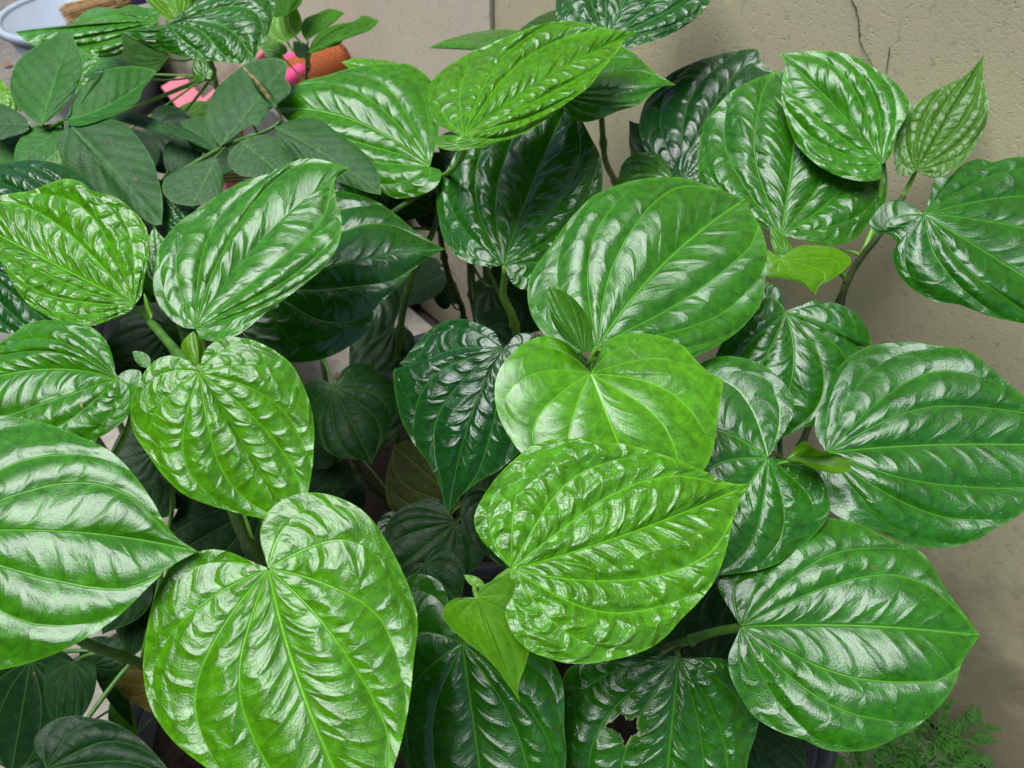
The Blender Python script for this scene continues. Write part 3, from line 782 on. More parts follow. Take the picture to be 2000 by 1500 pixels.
# E: shoot with the chewed leaf
plant('wild betel shoot with a chewed hole in one leaf and a long yellow-green petiole', (0.16, 0.34),
      [(1270, 1330, .62), (1300, 1266, .50), (1345, 1252, .475)], [
    dict(J=(1326, 1284), T=(1285, 1690), d=.475, n=(-.10, .24), c='m', amp=1.0, droop=.10, cup=.22, tint=(.85, .92, 1.1),
         hole=[(1184, 1418), (1204, 1406), (1214, 1394), (1220, 1408), (1232, 1410), (1243, 1402), (1241, 1418), (1246, 1428), (1234, 1434), (1221, 1454), (1217, 1438), (1208, 1428), (1198, 1422)],
         A=[(1334, 1291), (1360, 1287), (1400, 1285), (1436, 1296), (1464, 1320), (1480, 1348), (1485, 1388), (1476, 1436), (1464, 1470), (1450, 1530), (1390, 1620)],
         B=[(1312, 1281), (1280, 1286), (1248, 1280), (1200, 1286), (1150, 1294), (1112, 1304), (1092, 1350), (1088, 1400), (1100, 1470), (1140, 1570), (1210, 1650)]),
    dict(J=(1447, 1224), T=(1914, 1241), d=.445, lit=.62, n=(-.02, .34), c='m', amp=.65, droop=.06, cup=.16, wave=.015, pr=.0028, mid=(1680, 1222),
         A=[(1444, 1210), (1428, 1188), (1406, 1158), (1402, 1130), (1440, 1082), (1510, 1036), (1560, 1014), (1612, 1011), (1640, 1014), (1680, 1024), (1720, 1044), (1760, 1060), (1788, 1070), (1812, 1092), (1836, 1132), (1860, 1168), (1888, 1206)],
         B=[(1438, 1250), (1424, 1275), (1424, 1310), (1440, 1350), (1474, 1400), (1532, 1433), (1568, 1444), (1612, 1464), (1660, 1468), (1712, 1460), (1752, 1440), (1800, 1412), (1840, 1374), (1864, 1340), (1880, 1292), (1900, 1262)]),
    dict(J=(1380, 1300), T=(1440, 1120), wid=200, d=.60, n=(0, .3), c='x', q='mid', amp=.6),
    dict(J=(1470, 1420), T=(1580, 1540), wid=130, d=.58, n=(-.05, .35), c='x', q='mid', amp=.8, tint=(1.3, 1.2, 1.5)),
    dict(J=(1250, 1260), T=(1340, 1190), wid=120, d=.58, n=(0, .3), c='x', q='lo', amp=.6),
    dict(J=(1255, 1262), T=(1288, 1280), wid=34, d=.50, n=(0, .3), c='m', q='lo', amp=.6, pet=False),
])
# F: shoot with the curled young leaf
plant('wild betel shoot with a curled unopened young leaf among dark glossy leaves', (0.22, 0.36),
      [(1560, 1120, .72), (1530, 960, .58), (1525, 905, .52)], [
    dict(J=(1500, 894), T=(1335, 1125), d=.465, n=(-.04, .30), c='m', amp=.95, droop=.08, cup=.22, tint=(.85, .95, 1),
         A=[(1510, 899), (1532, 900), (1560, 902), (1592, 918), (1612, 946), (1622, 986), (1614, 1014), (1592, 1044), (1560, 1072), (1528, 1096), (1488, 1112), (1440, 1120), (1385, 1125)],
         B=[(1512, 866), (1536, 838), (1550, 805), (1550, 780), (1534, 752), (1502, 720), (1460, 701), (1400, 697), (1345, 730), (1300, 830), (1288, 940), (1298, 1050)]),
    dict(J=(1532, 608), T=(1470, 880), d=.525, n=(-.12, .28), c='m', amp=.85, droop=.14, cup=.24, tint=(.75, .88, 1), mid=(1545, 745),
         A=[(1546, 606), (1576, 599), (1590, 585), (1604, 592), (1624, 590), (1656, 602), (1684, 626), (1700, 658), (1698, 675), (1674, 677), (1686, 684), (1706, 700), (1706, 730), (1688, 762), (1656, 790), (1616, 818), (1576, 834), (1532, 852)],
         B=[(1528, 585), (1520, 562), (1496, 552), (1450, 610), (1400, 690), (1385, 760), (1410, 840)]),
    dict(J=(1616, 884), T=(2115, 872), d=.485, lit=.5, n=(-.08, .34), c='m', amp=.55, droop=.06, cup=.16, wave=.012, tint=(.72, .85, 1.15), mid=(1850, 868),
         A=[(1606, 872), (1592, 842), (1600, 790), (1640, 715), (1686, 680), (1720, 672), (1780, 668), (1820, 674), (1880, 682), (1912, 698), (1940, 722), (1968, 746), (2000, 774), (2060, 820)],
         B=[(1606, 908), (1602, 940), (1612, 985), (1640, 1010), (1700, 1032), (1740, 1048), (1780, 1065), (1840, 1071), (1880, 1064), (1920, 1048), (1940, 1034), (1976, 1016), (2010, 990), (2070, 930)]),
    dict(J=(1536, 897), T=(1662, 917), d=.455, n=(0, .45), c='y', q='mid', mat='young', amp=.4, cup=-.9, wave=.08, tint=(.8, .75, 1),
         A=[(1550, 884), (1561, 877), (1559, 868), (1572, 862), (1588, 874), (1612, 884), (1640, 888), (1660, 904)], B=[(1560, 900), (1592, 916), (1632, 925), (1655, 922)]),
])
# G: shoot leaning on the wall
plant('wild betel shoot against the wall with a pale pointed young leaf and a torn leaf', (0.25, 0.40),
      [(1600, 760, .72), (1642, 592, .60), (1660, 540, .585), (1682, 502, .575), (1716, 458, .56), (1742, 412, .56), (1762, 384, .56)], [
    dict(J=(1806, 418), T=(2160, 640), d=.50, lit=.1, n=(-.20, .30), c='m', amp=.65, droop=.08, cup=.18, tint=(.7, .85, 1.2),
         A=[(1816, 400), (1824, 380), (1826, 350), (1856, 344), (1880, 322), (1912, 310), (1940, 316), (1972, 308), (2010, 307), (2080, 330), (2140, 420), (2170, 540)],
         B=[(1794, 415), (1784, 404), (1760, 391), (1732, 394), (1712, 412), (1698, 436), (1710, 456), (1734, 457), (1752, 476), (1744, 492), (1748, 520), (1768, 552), (1800, 576), (1830, 590), (1872, 595), (1912, 610), (1948, 622), (2000, 632), (2080, 650)]),
    dict(J=(1788, 334), T=(1922, 106), d=.565, n=(-.35, .12), c='p', mat='young', q='hi', amp=1.2, droop=.03, cup=.10,
         A=[(1776, 344), (1756, 340), (1746, 316), (1746, 288), (1756, 252), (1780, 212), (1820, 180), (1860, 160), (1888, 144), (1910, 122)],
         B=[(1804, 342), (1828, 347), (1860, 334), (1892, 304), (1912, 272), (1926, 240), (1931, 200), (1923, 168), (1920, 134)]),
    dict(J=(1721, 322), T=(1520, 106), d=.56, n=(-.20, .16), c='g', amp=.75, droop=.05, cup=.16, tint=(.85, .95, 1), mid=(1628, 205),
         A=[(1738, 306), (1752, 262), (1779, 206), (1772, 192), (1748, 160), (1712, 136), (1672, 112), (1632, 101), (1584, 99), (1544, 104)],
         B=[(1722, 346), (1696, 354), (1660, 350), (1624, 338), (1584, 312), (1552, 276), (1536, 232), (1526, 192), (1528, 160), (1533, 122)]),
    dict(J=(1525, 460), T=(1560, 128), d=.575, n=(-.18, .28), c='m', amp=.95, droop=.05, cup=.20, mid=(1548, 300),
         A=[(1506, 446), (1480, 440), (1430, 400), (1380, 366), (1365, 340), (1366, 288), (1376, 240), (1400, 208), (1432, 176), (1480, 152), (1530, 136)],
         B=[(1540, 456), (1562, 466), (1600, 477), (1640, 478), (1672, 464), (1700, 434), (1724, 408), (1732, 380), (1730, 320), (1700, 230), (1640, 160), (1600, 135)]),
    dict(J=(1527, 506), T=(1592, 578), d=.545, n=(.1, .30), c='y', q='mid', mat='young', amp=.4, droop=.2, cup=.2, fold=.12,
         A=[(1536, 496), (1560, 481), (1600, 480), (1640, 488), (1662, 508), (1648, 528), (1620, 548), (1600, 560)],
         B=[(1516, 504), (1500, 488), (1482, 500), (1484, 530), (1500, 541), (1532, 544), (1560, 552), (1582, 565)]),
    dict(J=(1536, 498), T=(1504, 440), wid=34, d=.57, n=(0, .2), c='b', q='lo', mat='young', amp=.5, pet=False),
], r=.0033, stemmat='oldstem')
# H: dark shoot against the wall
plant('dark wild betel shoot against the wall with a torn leaf end', (0.13, 0.62),
      [(1300, 520, .80), (1320, 390, .70)], [
    dict(J=(1330, 344), T=(1545, 165), d=.665, n=(-.22, .30), c='d', amp=.9, droop=.06, cup=.22, tint=(.75, .8, 1.2),
         A=[(1308, 318), (1280, 306), (1260, 290), (1248, 248), (1260, 200), (1280, 176), (1304, 148), (1360, 120), (1424, 102), (1480, 98), (1484, 116), (1496, 130), (1514, 140)],
         B=[(1345, 312), (1366, 282), (1420, 265), (1500, 225)]),
    dict(J=(1318, 356), T=(1200, 390), d=.65, n=(-.1, .35), c='g', q='mid', amp=.4, tint=(.8, .85, 1),
         A=[(1312, 340), (1304, 316), (1280, 299), (1240, 300), (1216, 320), (1206, 356)], B=[(1316, 380), (1290, 410), (1240, 415)]),
    dict(J=(1300, 330), T=(1228, 235), wid=90, d=.70, n=(-.2, .3), c='x', q='lo', amp=.6),
    dict(J=(1335, 350), T=(1375, 270), wid=60, d=.652, n=(-.3, .2), c='d', q='lo', amp=.6),
])
# I: thick stem in the middle
plant('wild betel shoot with a thick jointed stem and a dark quilted heart leaf', (-0.02, 0.70),
      [(1024, 740, .82), (1012, 655, .70), (1000, 612, .655), (982, 578, .635), (983, 545, .615), (984, 519, .599)], [
    dict(J=(984, 517), T=(1118, 180), d=.60, n=(-.10, .26), c='m', amp=.95, droop=.05, cup=.22, pet=False, tint=(.7, .85, 1), mid=(1040, 360),
         A=[(972, 520), (948, 520), (912, 512), (880, 488), (864, 460), (856, 420), (852, 384), (856, 356), (872, 332), (900, 285), (960, 235), (1050, 195)],
         B=[(992, 520), (995, 545), (1010, 561), (1035, 565), (1080, 535), (1140, 470), (1170, 405), (1177, 345), (1172, 304), (1152, 264), (1134, 228)]),
    dict(J=(860, 300), T=(980, 400), wid=120, d=.68, n=(-.1, .2), c='x', q='lo', amp=.5),
], r=.0040, stemmat='petiole')
# I2 and I3: shaded stems beside it
plant('wild betel shoot with a long bright leaf over bare stems near the wall', (-0.10, 0.74),
      [(905, 640, .98), (884, 560, .86), (862, 470, .78), (850, 400, .74)], [
    dict(J=(906, 265), T=(1246, 62), d=.535, lit=.2, n=(-.10, .52), c='b', amp=1.15, droop=.05, cup=.10, mid=(1070, 150),
         A=[(896, 264), (876, 254), (848, 236), (836, 200), (838, 168), (856, 144), (888, 120), (940, 92), (1000, 68), (1040, 52), (1080, 42), (1120, 41), (1160, 50), (1200, 58)],
         B=[(880, 264), (856, 266), (848, 276), (856, 287), (880, 294), (928, 290), (980, 276), (1032, 256), (1080, 224), (1120, 192), (1152, 168), (1176, 136), (1204, 104), (1220, 78)]),
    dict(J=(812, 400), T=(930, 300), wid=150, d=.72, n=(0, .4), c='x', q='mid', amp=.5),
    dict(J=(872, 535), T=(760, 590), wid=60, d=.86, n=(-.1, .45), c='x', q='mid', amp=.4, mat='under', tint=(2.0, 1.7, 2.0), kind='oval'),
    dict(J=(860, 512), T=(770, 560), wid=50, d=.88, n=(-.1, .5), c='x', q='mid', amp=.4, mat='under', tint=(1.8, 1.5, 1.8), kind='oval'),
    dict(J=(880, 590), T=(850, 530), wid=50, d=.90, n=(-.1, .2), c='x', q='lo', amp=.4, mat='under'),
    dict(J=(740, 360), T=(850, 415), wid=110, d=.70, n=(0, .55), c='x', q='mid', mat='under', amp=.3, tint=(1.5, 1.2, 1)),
], stemmat='oldstem')
plant('shaded wild betel shoot with two round low leaves under the middle leaves', (0.03, 0.66),
      [(935, 640, .92), (922, 540, .80), (930, 450, .72), (960, 380, .70)], [
    dict(J=(1010, 420), T=(1120, 330), wid=150, d=.70, n=(0, .3), c='x', q='lo', amp=.5),
    dict(J=(960, 560), T=(1090, 640), wid=150, d=.74, n=(0, .3), c='x', q='mid', amp=.5),
    dict(J=(940, 640), T=(1020, 720), wid=130, d=.72, n=(0, .3), c='x', q='lo', amp=.5),
    dict(J=(950, 600), T=(990, 530), wid=90, d=.84, n=(-.1, .3), c='x', q='lo', amp=.5, mat='under', tint=(1.5, 1.3, 1.5)),
], r=.0045)
plant('slim shaded betel stem rising between two thicker stems behind the middle leaf', (0.06, 0.62),
      [(975, 640, .90), (952, 540, .80), (945, 440, .75)], [
    dict(J=(1000, 380), T=(1080, 420), wid=120, d=.72, n=(0, .3), c='x', q='lo', amp=.5),
], r=.0045)
# J: by the wall seam
plant('wild betel shoot by the wall seam with a narrow drooping leaf', (-0.02, 0.86),
      [(1190, 420, 1.0), (1182, 300, .80), (1172, 200, .72), (1165, 120, .68)], [
    dict(J=(1185, 74), T=(1300, -170), d=.64, n=(-.15, .34), c='d', amp=1.15, droop=.05, cup=.16, tint=(1.2, 1.25, 1.1),
         A=[(1160, 84), (1110, 66), (1088, 34), (1086, 0), (1100, -60), (1160, -125), (1230, -160)],
         B=[(1224, 93), (1248, 88), (1288, 76), (1336, 52), (1372, 24), (1390, -4), (1400, -60), (1360, -130)]),
    dict(J=(1090, 182), T=(1320, 166), d=.60, n=(-.08, .40), c='g', q='mid', amp=.45, droop=.05, cup=.12, tint=(.8, .88, 1),
         A=[(1085, 130), (1120, 98), (1180, 84), (1224, 96), (1248, 112), (1272, 136), (1304, 157)],
         B=[(1100, 215), (1136, 238), (1172, 232), (1208, 217), (1248, 204), (1272, 184), (1296, 169)]),
    dict(J=(1060, 104), T=(836, 94), d=.70, n=(-.05, .80), c='g', q='mid', amp=.4, droop=.1, cup=.2,
         A=[(1040, 70), (1000, 58), (944, 60), (896, 70), (860, 82)], B=[(1030, 110), (980, 108), (928, 92), (880, 88)]),
    dict(J=(1120, 70), T=(1010, 62), wid=70, d=.74, n=(-.1, .75), c='d', q='mid', amp=.4, A=[(1110, 30), (1086, 20), (1060, 28), (1030, 46)], B=[(1110, 90), (1060, 90), (1020, 74)]),
])
# K: broad leaf behind the shrub, and the folded dark one
plant('wild betel shoot with a broad leaf and folded dark leaf behind the dusty shrub', (-0.14, 0.62),
      [(770, 760, .86), (800, 560, .74), (850, 440, .70), (862, 380, .67)], [
    dict(J=(840, 326), T=(538, 212), d=.635, n=(-.06, .38), c='g', amp=.5, droop=.08, cup=.22, tint=(.95, .95, 1), mid=(690, 235),
         A=[(846, 300), (858, 240), (846, 165), (824, 140), (796, 125), (760, 124), (720, 126), (680, 134), (640, 146), (600, 156), (570, 168), (545, 190)],
         B=[(848, 328), (861, 334), (860, 352), (846, 369), (812, 383), (772, 387), (745, 374), (700, 350), (640, 310), (590, 262)]),
    dict(J=(800, 150), T=(667, 121), d=.70, n=(0, .5), c='b', q='lo', amp=.6, A=[(790, 130), (770, 121), (730, 116), (692, 114)], B=[(780, 170), (730, 165), (690, 140)]),
    dict(J=(515, 560), T=(869, 487), d=.555, n=(-.10, .34), c='m', amp=.75, droop=.14, cup=-.10, fold=-.28, wave=.02, mid=(700, 508), tint=(.62, .72, 1),
         A=[(480, 520), (500, 450), (570, 395), (640, 372), (700, 380), (740, 396), (780, 424), (805, 446), (840, 470)],
         B=[(470, 610), (480, 662), (520, 688), (560, 706), (608, 706), (640, 698), (680, 678), (720, 646), (742, 618), (750, 588), (784, 554), (804, 530), (824, 514), (850, 496)]),
    dict(J=(720, 420), T=(600, 330), wid=130, d=.68, n=(0, .3), c='d', q='lo', amp=.5),
])
# L: top-left shoot
plant('wild betel shoot beside the pale blue bucket with a leaf folded downward', (-0.50, 0.94),
      [(440, 260, 1.05), (425, 170, .92), (400, 100, .80), (350, 55, .75)], [
    dict(J=(325, 48), T=(496, 134), d=.70, n=(-.15, .42), c='m', amp=1.2, droop=.12, cup=.20, tint=(1, 1, 1.2), mid=(440, 55),
         A=[(344, 38), (372, 32), (400, 10), (430, -35), (490, -50), (535, -30), (540, 2), (536, 24), (524, 64), (508, 92), (499, 116)],
         B=[(316, 57), (280, 60), (243, 63), (250, 70), (276, 82), (312, 97), (360, 112), (420, 120), (470, 125)]),
    dict(J=(305, 45), T=(30, 62), d=.79, n=(.05, .55), c='g', q='mid', amp=1.0, droop=.08, cup=.22, wave=.04, mid=(180, 45),
         A=[(312, 26), (296, 16), (280, 14), (258, 9), (230, 17), (200, 14), (170, 20), (148, 38), (124, 54), (70, 61)],
         B=[(275, 70), (246, 100), (224, 110), (190, 112), (150, 104), (110, 96), (70, 90), (48, 78)]),
    dict(J=(330, 112), T=(236, 66), d=.78, lit=0, n=(.1, -.1), c='u', q='mid', mat='under', amp=.3, cup=-.1, tint=(.75, .75, 1),
         A=[(310, 95), (275, 80), (250, 68)], B=[(322, 118), (310, 126), (312, 137), (288, 136), (260, 130), (240, 112), (240, 90)]),
    dict(J=(350, 45), T=(300, -80), d=.82, n=(0, .3), c='y', q='mid', mat='young', amp=1.2, A=[(328, 42), (310, 25), (285, 0), (270, -50)], B=[(368, 30), (374, 0), (350, -60)]),
    dict(J=(395, 30), T=(440, -80), wid=110, d=.84, n=(0, .3), c='g', q='lo', amp=1.0),
    dict(J=(250, 130), T=(160, 150), wid=60, d=.84, n=(0, .6), c='g', q='lo', amp=1.0),
    dict(J=(200, 120), T=(150, 200), wid=80, d=.86, n=(0, .3), c='g', q='lo', amp=1.0),
    dict(J=(360, 230), T=(460, 215), wid=60, d=.90, n=(0, .7), c='b', q='lo', amp=.4),
    dict(J=(-10, 250), T=(-10, 140), wid=90, d=.80, n=(0, .3), c='y', q='lo', amp=1.2),
    dict(J=(400, 150), T=(384, 100), wid=40, d=.84, n=(0, .2), c='b', q='lo', amp=.5),
    dict(J=(110, 290), T=(60, 330), wid=70, d=.74, n=(0, .4), c='b', q='lo', mat='young', amp=.8),
    dict(J=(60, 250), T=(20, 330), wid=60, d=.78, n=(0, .4), c='b', q='lo', amp=.8),
    dict(J=(300, 250), T=(420, 330), wid=130, d=.78, n=(0, .3), c='x', q='lo', amp=.4),
], bz=.142)
# M: small chewed shoot
plant('small betel shoot with slender chewed leaves in front of the rolled coir mat', (-0.42, 1.10),
      [(590, 330, 1.12), (592, 220, 1.0), (597, 150, .95), (600, 106, .92)], [
    dict(J=(560, 30), T=(600, -40), d=.90, n=(0, .5), c='u', q='lo', mat='under', amp=.5, A=[(536, 33), (534, 10), (550, -20)], B=[(588, 8), (592, -20)]),
    dict(J=(560, 82), T=(560, -10), d=.92, n=(-.1, .2), c='y', q='mid', mat='young', amp=1.0, A=[(530, 84), (508, 88), (520, 60), (540, 20)], B=[(586, 62), (590, 45), (582, 20)]),
    dict(J=(598, 80), T=(675, 25), d=.93, n=(-.1, .55), c='u', q='mid', mat='under', amp=.5, cup=.1, tint=(1.3, 1.3, 1.6), A=[(588, 60), (594, 38), (620, 26), (644, 17)], B=[(612, 66), (630, 56), (650, 46), (664, 34)]),
    dict(J=(602, 102), T=(741, 41), d=.90, n=(-.1, .5), c='u', q='mid', mat='under', amp=.5, cup=.1, tint=(1.2, 1.2, 1.6),
         A=[(612, 78), (630, 58), (660, 47), (696, 40), (710, 30), (728, 35)], B=[(610, 104), (636, 95), (660, 88), (676, 74), (700, 62), (722, 60)]),
    dict(J=(596, 104), T=(572, 80), wid=30, d=.91, n=(0, .2), c='x', q='lo', mat='under'),
    dict(J=(552, 108), T=(508, 92), wid=40, d=.94, n=(0, .4), c='b', q='lo', mat='young'),
], r=.0026, bz=.0)
# N: understory
plant('low shaded betel shoot with a heart leaf in the dark gap between the plants', (-0.14, 0.58),
      [(690, 900, .88), (640, 760, .80), (625, 700, .78)], [
    dict(J=(651, 757), T=(727, 905), d=.74, n=(0, .28), c='x', amp=.45, q='mid', droop=.08, cup=.2, tint=(1.6, 1.5, 1.3),
         A=[(660, 748), (664, 730), (680, 714), (708, 709), (740, 726), (768, 746), (775, 802), (760, 842), (738, 880)],
         B=[(640, 746), (610, 742), (590, 760), (596, 810), (614, 854), (652, 890), (700, 898)]),
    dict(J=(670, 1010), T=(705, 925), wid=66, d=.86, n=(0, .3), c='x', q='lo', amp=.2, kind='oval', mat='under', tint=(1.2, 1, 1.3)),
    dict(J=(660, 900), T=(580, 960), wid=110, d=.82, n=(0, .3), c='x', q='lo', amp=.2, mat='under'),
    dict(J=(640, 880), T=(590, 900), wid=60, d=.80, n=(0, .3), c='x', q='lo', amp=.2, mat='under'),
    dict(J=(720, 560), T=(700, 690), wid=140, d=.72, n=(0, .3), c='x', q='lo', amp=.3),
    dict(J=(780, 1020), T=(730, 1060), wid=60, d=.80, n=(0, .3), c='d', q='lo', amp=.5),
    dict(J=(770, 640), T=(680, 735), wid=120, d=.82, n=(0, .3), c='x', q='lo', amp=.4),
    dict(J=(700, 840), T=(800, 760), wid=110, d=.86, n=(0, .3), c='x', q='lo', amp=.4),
], stemmat='oldstem')
plant('low shaded betel shoot with a dim olive leaf under the puckered leaf', (-0.06, 0.55),
      [(860, 1130, .80), (890, 1040, .70), (900, 985, .66)], [
    dict(J=(905, 990), T=(770, 870), d=.66, n=(.05, .28), c='o', q='mid', mat='under', amp=.3, tint=(.5, .6, .8),
         A=[(860, 1000), (800, 1010), (762, 992), (753, 960), (756, 920)], B=[(880, 930), (850, 880), (800, 860)]),
    dict(J=(890, 1020), T=(760, 1125), d=.63, n=(0, .25), c='x', q='mid', amp=.6, tint=(1.2, 1.2, 1),
         A=[(860, 975), (800, 985), (765, 1010), (748, 1044), (748, 1090)], B=[(930, 1040), (944, 1085), (910, 1125), (856, 1134), (800, 1120)]),
    dict(J=(960, 970), T=(990, 1115), wid=140, d=.60, n=(0, .25), c='x', q='mid', amp=.6),
    dict(J=(830, 1100), T=(900, 1180), wid=130, d=.62, n=(0, .25), c='x', q='mid', amp=.6, tint=(1.2, 1.2, 1.2)),
    dict(J=(1000, 1000), T=(1120, 900), wid=150, d=.66, n=(0, .3), c='x', q='lo', amp=.5),
    dict(J=(930, 960), T=(860, 870), wid=120, d=.70, n=(0, .3), c='x', q='lo', amp=.5),
], stemmat='oldstem')
# ------------------------------------------------------------------ the dusty shrub
sb = np.array([-0.50, 0.62, 0.0])
shrub = empty('shrub', sb, 'shrub with dull dusty oval leaves on thin green branches', 'shrub')
def shrub_branch(pts, r0, r1, mat='stem', name='branch'):
    S = catmull(pts, 40); R = np.linspace(r0, r1, 40); R[6::8] *= 1.3
    V, F = tube(S, R, 8); mesh_obj(name, V, F, M[mat], shrub, sb); return S
T1 = shrub_branch([sb, at(60, 640, .95), at(5, 420, .78), at(20, 330, .70)], .006, .0035, 'oldstem', 'trunk')
B1 = shrub_branch([at(0, 360, .72), at(20, 328, .70), at(44, 292, .68), at(80, 260, .665), at(124, 235, .655)], .0026, .0014)
T2 = shrub_branch([sb, at(180, 640, .95), at(270, 420, .72), at(312, 356, .66)], .005, .003, 'oldstem', 'trunk')
B2 = shrub_branch([at(300, 366, .66), at(360, 332, .655), at(424, 294, .65), at(472, 272, .645), at(528, 252, .64), at(550, 236, .64)], .0026, .0014)
def dleaf(S, J, T, A=None, B=None, wid=None, d=.65, n=(0, .3), c='k', q='mid', **kw):
    lf = leaf(shrub, sb, J=J, T=T, A=A, B=B, wid=wid, d=d, n=n, c=c, q=q, mat='dull', kind='oval', amp=kw.pop('amp', 1.0), **kw)
    Pj = np.array(lf['_j']); i = int(np.argmin(np.linalg.norm(S - Pj, axis=1)))
    P = np.linspace(S[i], Pj + np.array(lf['_t']) * .002, 5)
    V, F = tube(P, .0011, 6); mesh_obj('petiole', V, F, M['stem'], lf, sb); clean(lf)
dleaf(B1, (79, 247), (138, 60), [(50, 222), (28, 200), (20, 174), (22, 148), (36, 118), (70, 90), (100, 74), (122, 62)],
      [(100, 232), (128, 206), (148, 176), (160, 144), (162, 120), (156, 100), (143, 74)], d=.655, n=(-.08, .25), c='kb', cup=.15)
dleaf(B1, (128, 234), (306, 139), [(138, 222), (142, 196), (160, 168), (192, 152), (208, 136), (236, 130), (266, 129), (290, 133)],
      [(144, 246), (200, 234), (240, 216), (272, 194), (278, 176), (294, 156)], d=.65, n=(0, .45), c='kb', cup=-.1, fold=.15, mid=(220, 202))
dleaf(B1, (133, 243), (316, 438), [(112, 276), (120, 312), (132, 344), (160, 358), (192, 376), (228, 386), (256, 408), (280, 428), (304, 440)],
      [(160, 238), (200, 230), (240, 240), (272, 272), (296, 308), (312, 360), (318, 400)], d=.645, n=(-.1, .3), c='k', cup=.25, mid=(215, 325))
dleaf(B1, (57, 244), (-60, 240), [(52, 234), (24, 212), (-10, 202)], [(50, 256), (32, 264), (-10, 272)], d=.66, n=(0, .4), c='k')
dleaf(B1, (60, 270), (-40, 320), wid=60, d=.68, n=(0, .4), c='kb')
dleaf(B1, (126, 240), (30, 328), [(60, 250), (36, 276), (28, 300)], [(122, 280), (84, 316), (50, 326)], d=.665, n=(0, .4), c='kb')
dleaf(B2, (431, 286), (560, 122), [(412, 262), (401, 236), (404, 212), (420, 176), (448, 148), (480, 124), (516, 114), (544, 114)],
      [(460, 265), (484, 240), (496, 216), (536, 204), (557, 192), (568, 176), (566, 164), (558, 156), (560, 138)], d=.64, n=(-.05, .3), c='k', cup=.12, tint=(1.15, 1.1, 1.15))
dleaf(B2, (537, 250), (744, 380), [(560, 238), (600, 230), (626, 234), (656, 256), (700, 288), (728, 316), (742, 348)],
      [(540, 272), (572, 308), (632, 344), (680, 362), (720, 376)], d=.60, n=(-.06, .35), c='k', cup=.2, mid=(640, 306))
dleaf(B2, (470, 275), (552, 342), [(448, 296), (445, 316), (464, 340), (496, 347), (528, 348)], [(500, 264), (532, 266), (552, 284), (572, 310), (566, 334)], d=.625, n=(0, .35), c='k', tint=(1.1, 1.1, 1.1))
dleaf(B2, (424, 303), (376, 403), [(400, 316), (340, 336), (320, 352), (319, 376), (340, 396)], [(432, 324), (436, 348), (434, 372), (412, 393)], d=.625, n=(0, .3), c='k', tint=(1.15, 1.1, 1.1), cup=.2)
dleaf(B2, (420, 290), (214, 226), [(384, 262), (352, 247), (320, 240), (285, 226), (248, 218)], [(404, 290), (380, 282), (340, 266), (288, 246), (255, 243)], d=.655, n=(0, .6), c='k', tint=(.8, .8, .9))
dleaf(B2, (426, 296), (352, 238), [(408, 240), (392, 228), (370, 232)], [(404, 300), (370, 282)], d=.67, n=(0, .4), c='k')
dleaf(B2, (326, 336), (404, 282), [(318, 310), (322, 286), (340, 270), (380, 272)], [(350, 335), (385, 315)], d=.68, n=(0, .3), c='k', tint=(.6, .7, .7))
dleaf(B2, (490, 246), (528, 206), [(485, 232), (490, 222), (508, 214)], [(505, 244), (522, 222)], d=.635, n=(0, .3), c='k', tint=(1.1, 1.1, 1.1))
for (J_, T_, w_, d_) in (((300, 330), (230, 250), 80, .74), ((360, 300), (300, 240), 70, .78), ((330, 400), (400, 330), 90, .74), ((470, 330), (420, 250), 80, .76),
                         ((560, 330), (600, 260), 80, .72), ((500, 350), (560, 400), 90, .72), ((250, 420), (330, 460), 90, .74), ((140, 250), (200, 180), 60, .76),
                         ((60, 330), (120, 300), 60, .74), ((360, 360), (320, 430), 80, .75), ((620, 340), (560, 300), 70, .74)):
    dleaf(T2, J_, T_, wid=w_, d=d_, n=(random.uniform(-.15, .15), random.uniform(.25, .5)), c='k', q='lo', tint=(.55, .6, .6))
# dry shrivelled bud at the branch end
P = catmull([at(550, 236, .64), at(546, 220, .636), at(538, 210, .632), at(520, 184, .626), at(500, 158, .62), at(484, 142, .617), at(472, 127, .615)], 40)
R = np.interp(np.linspace(0, 1, 40), [0, .2, .3, .45, .7, .9, 1], [.0012, .0009, .0014, .0019, .0017, .0011, .0003]) * (1 + .12 * np.sin(np.arange(40) * 1.3))
V, F = tube(P, R, 7); mesh_obj('dry_bud', V, F, M['twig'], shrub, sb)
lf = leaf(shrub, sb, J=(540, 210), T=(487, 146), wid=20, d=.625, n=(.2, .3), c='k', q='lo', mat='dull', kind='oval', cup=1.0); clean(lf)
# one dry husk lying on a leaf, seeds and crumbs
def crumb(px, py, d, size, label, ang=0.6):
    P0 = at(px, py, d); e = cam2world(math.cos(ang), math.sin(ang), 0.1)
    Pp = [P0 - e * size, P0 - e * size * .3 + cam2world(0, .3, 1) * size * .12, P0 + e * size * .4, P0 + e * size]
    V, F = tube(catmull(Pp, 9), np.array([.08, .5, .8, 1, 1, .9, .7, .4, .08]) * size * .33, 6)
    o = mesh_obj('husk', V, F, M['twig']); return tag(o, label, 'husk')
crumb(160, 792, .428, .0024, 'tan seed husk on the pale leaf beside the drooping heart leaf', 1.9)

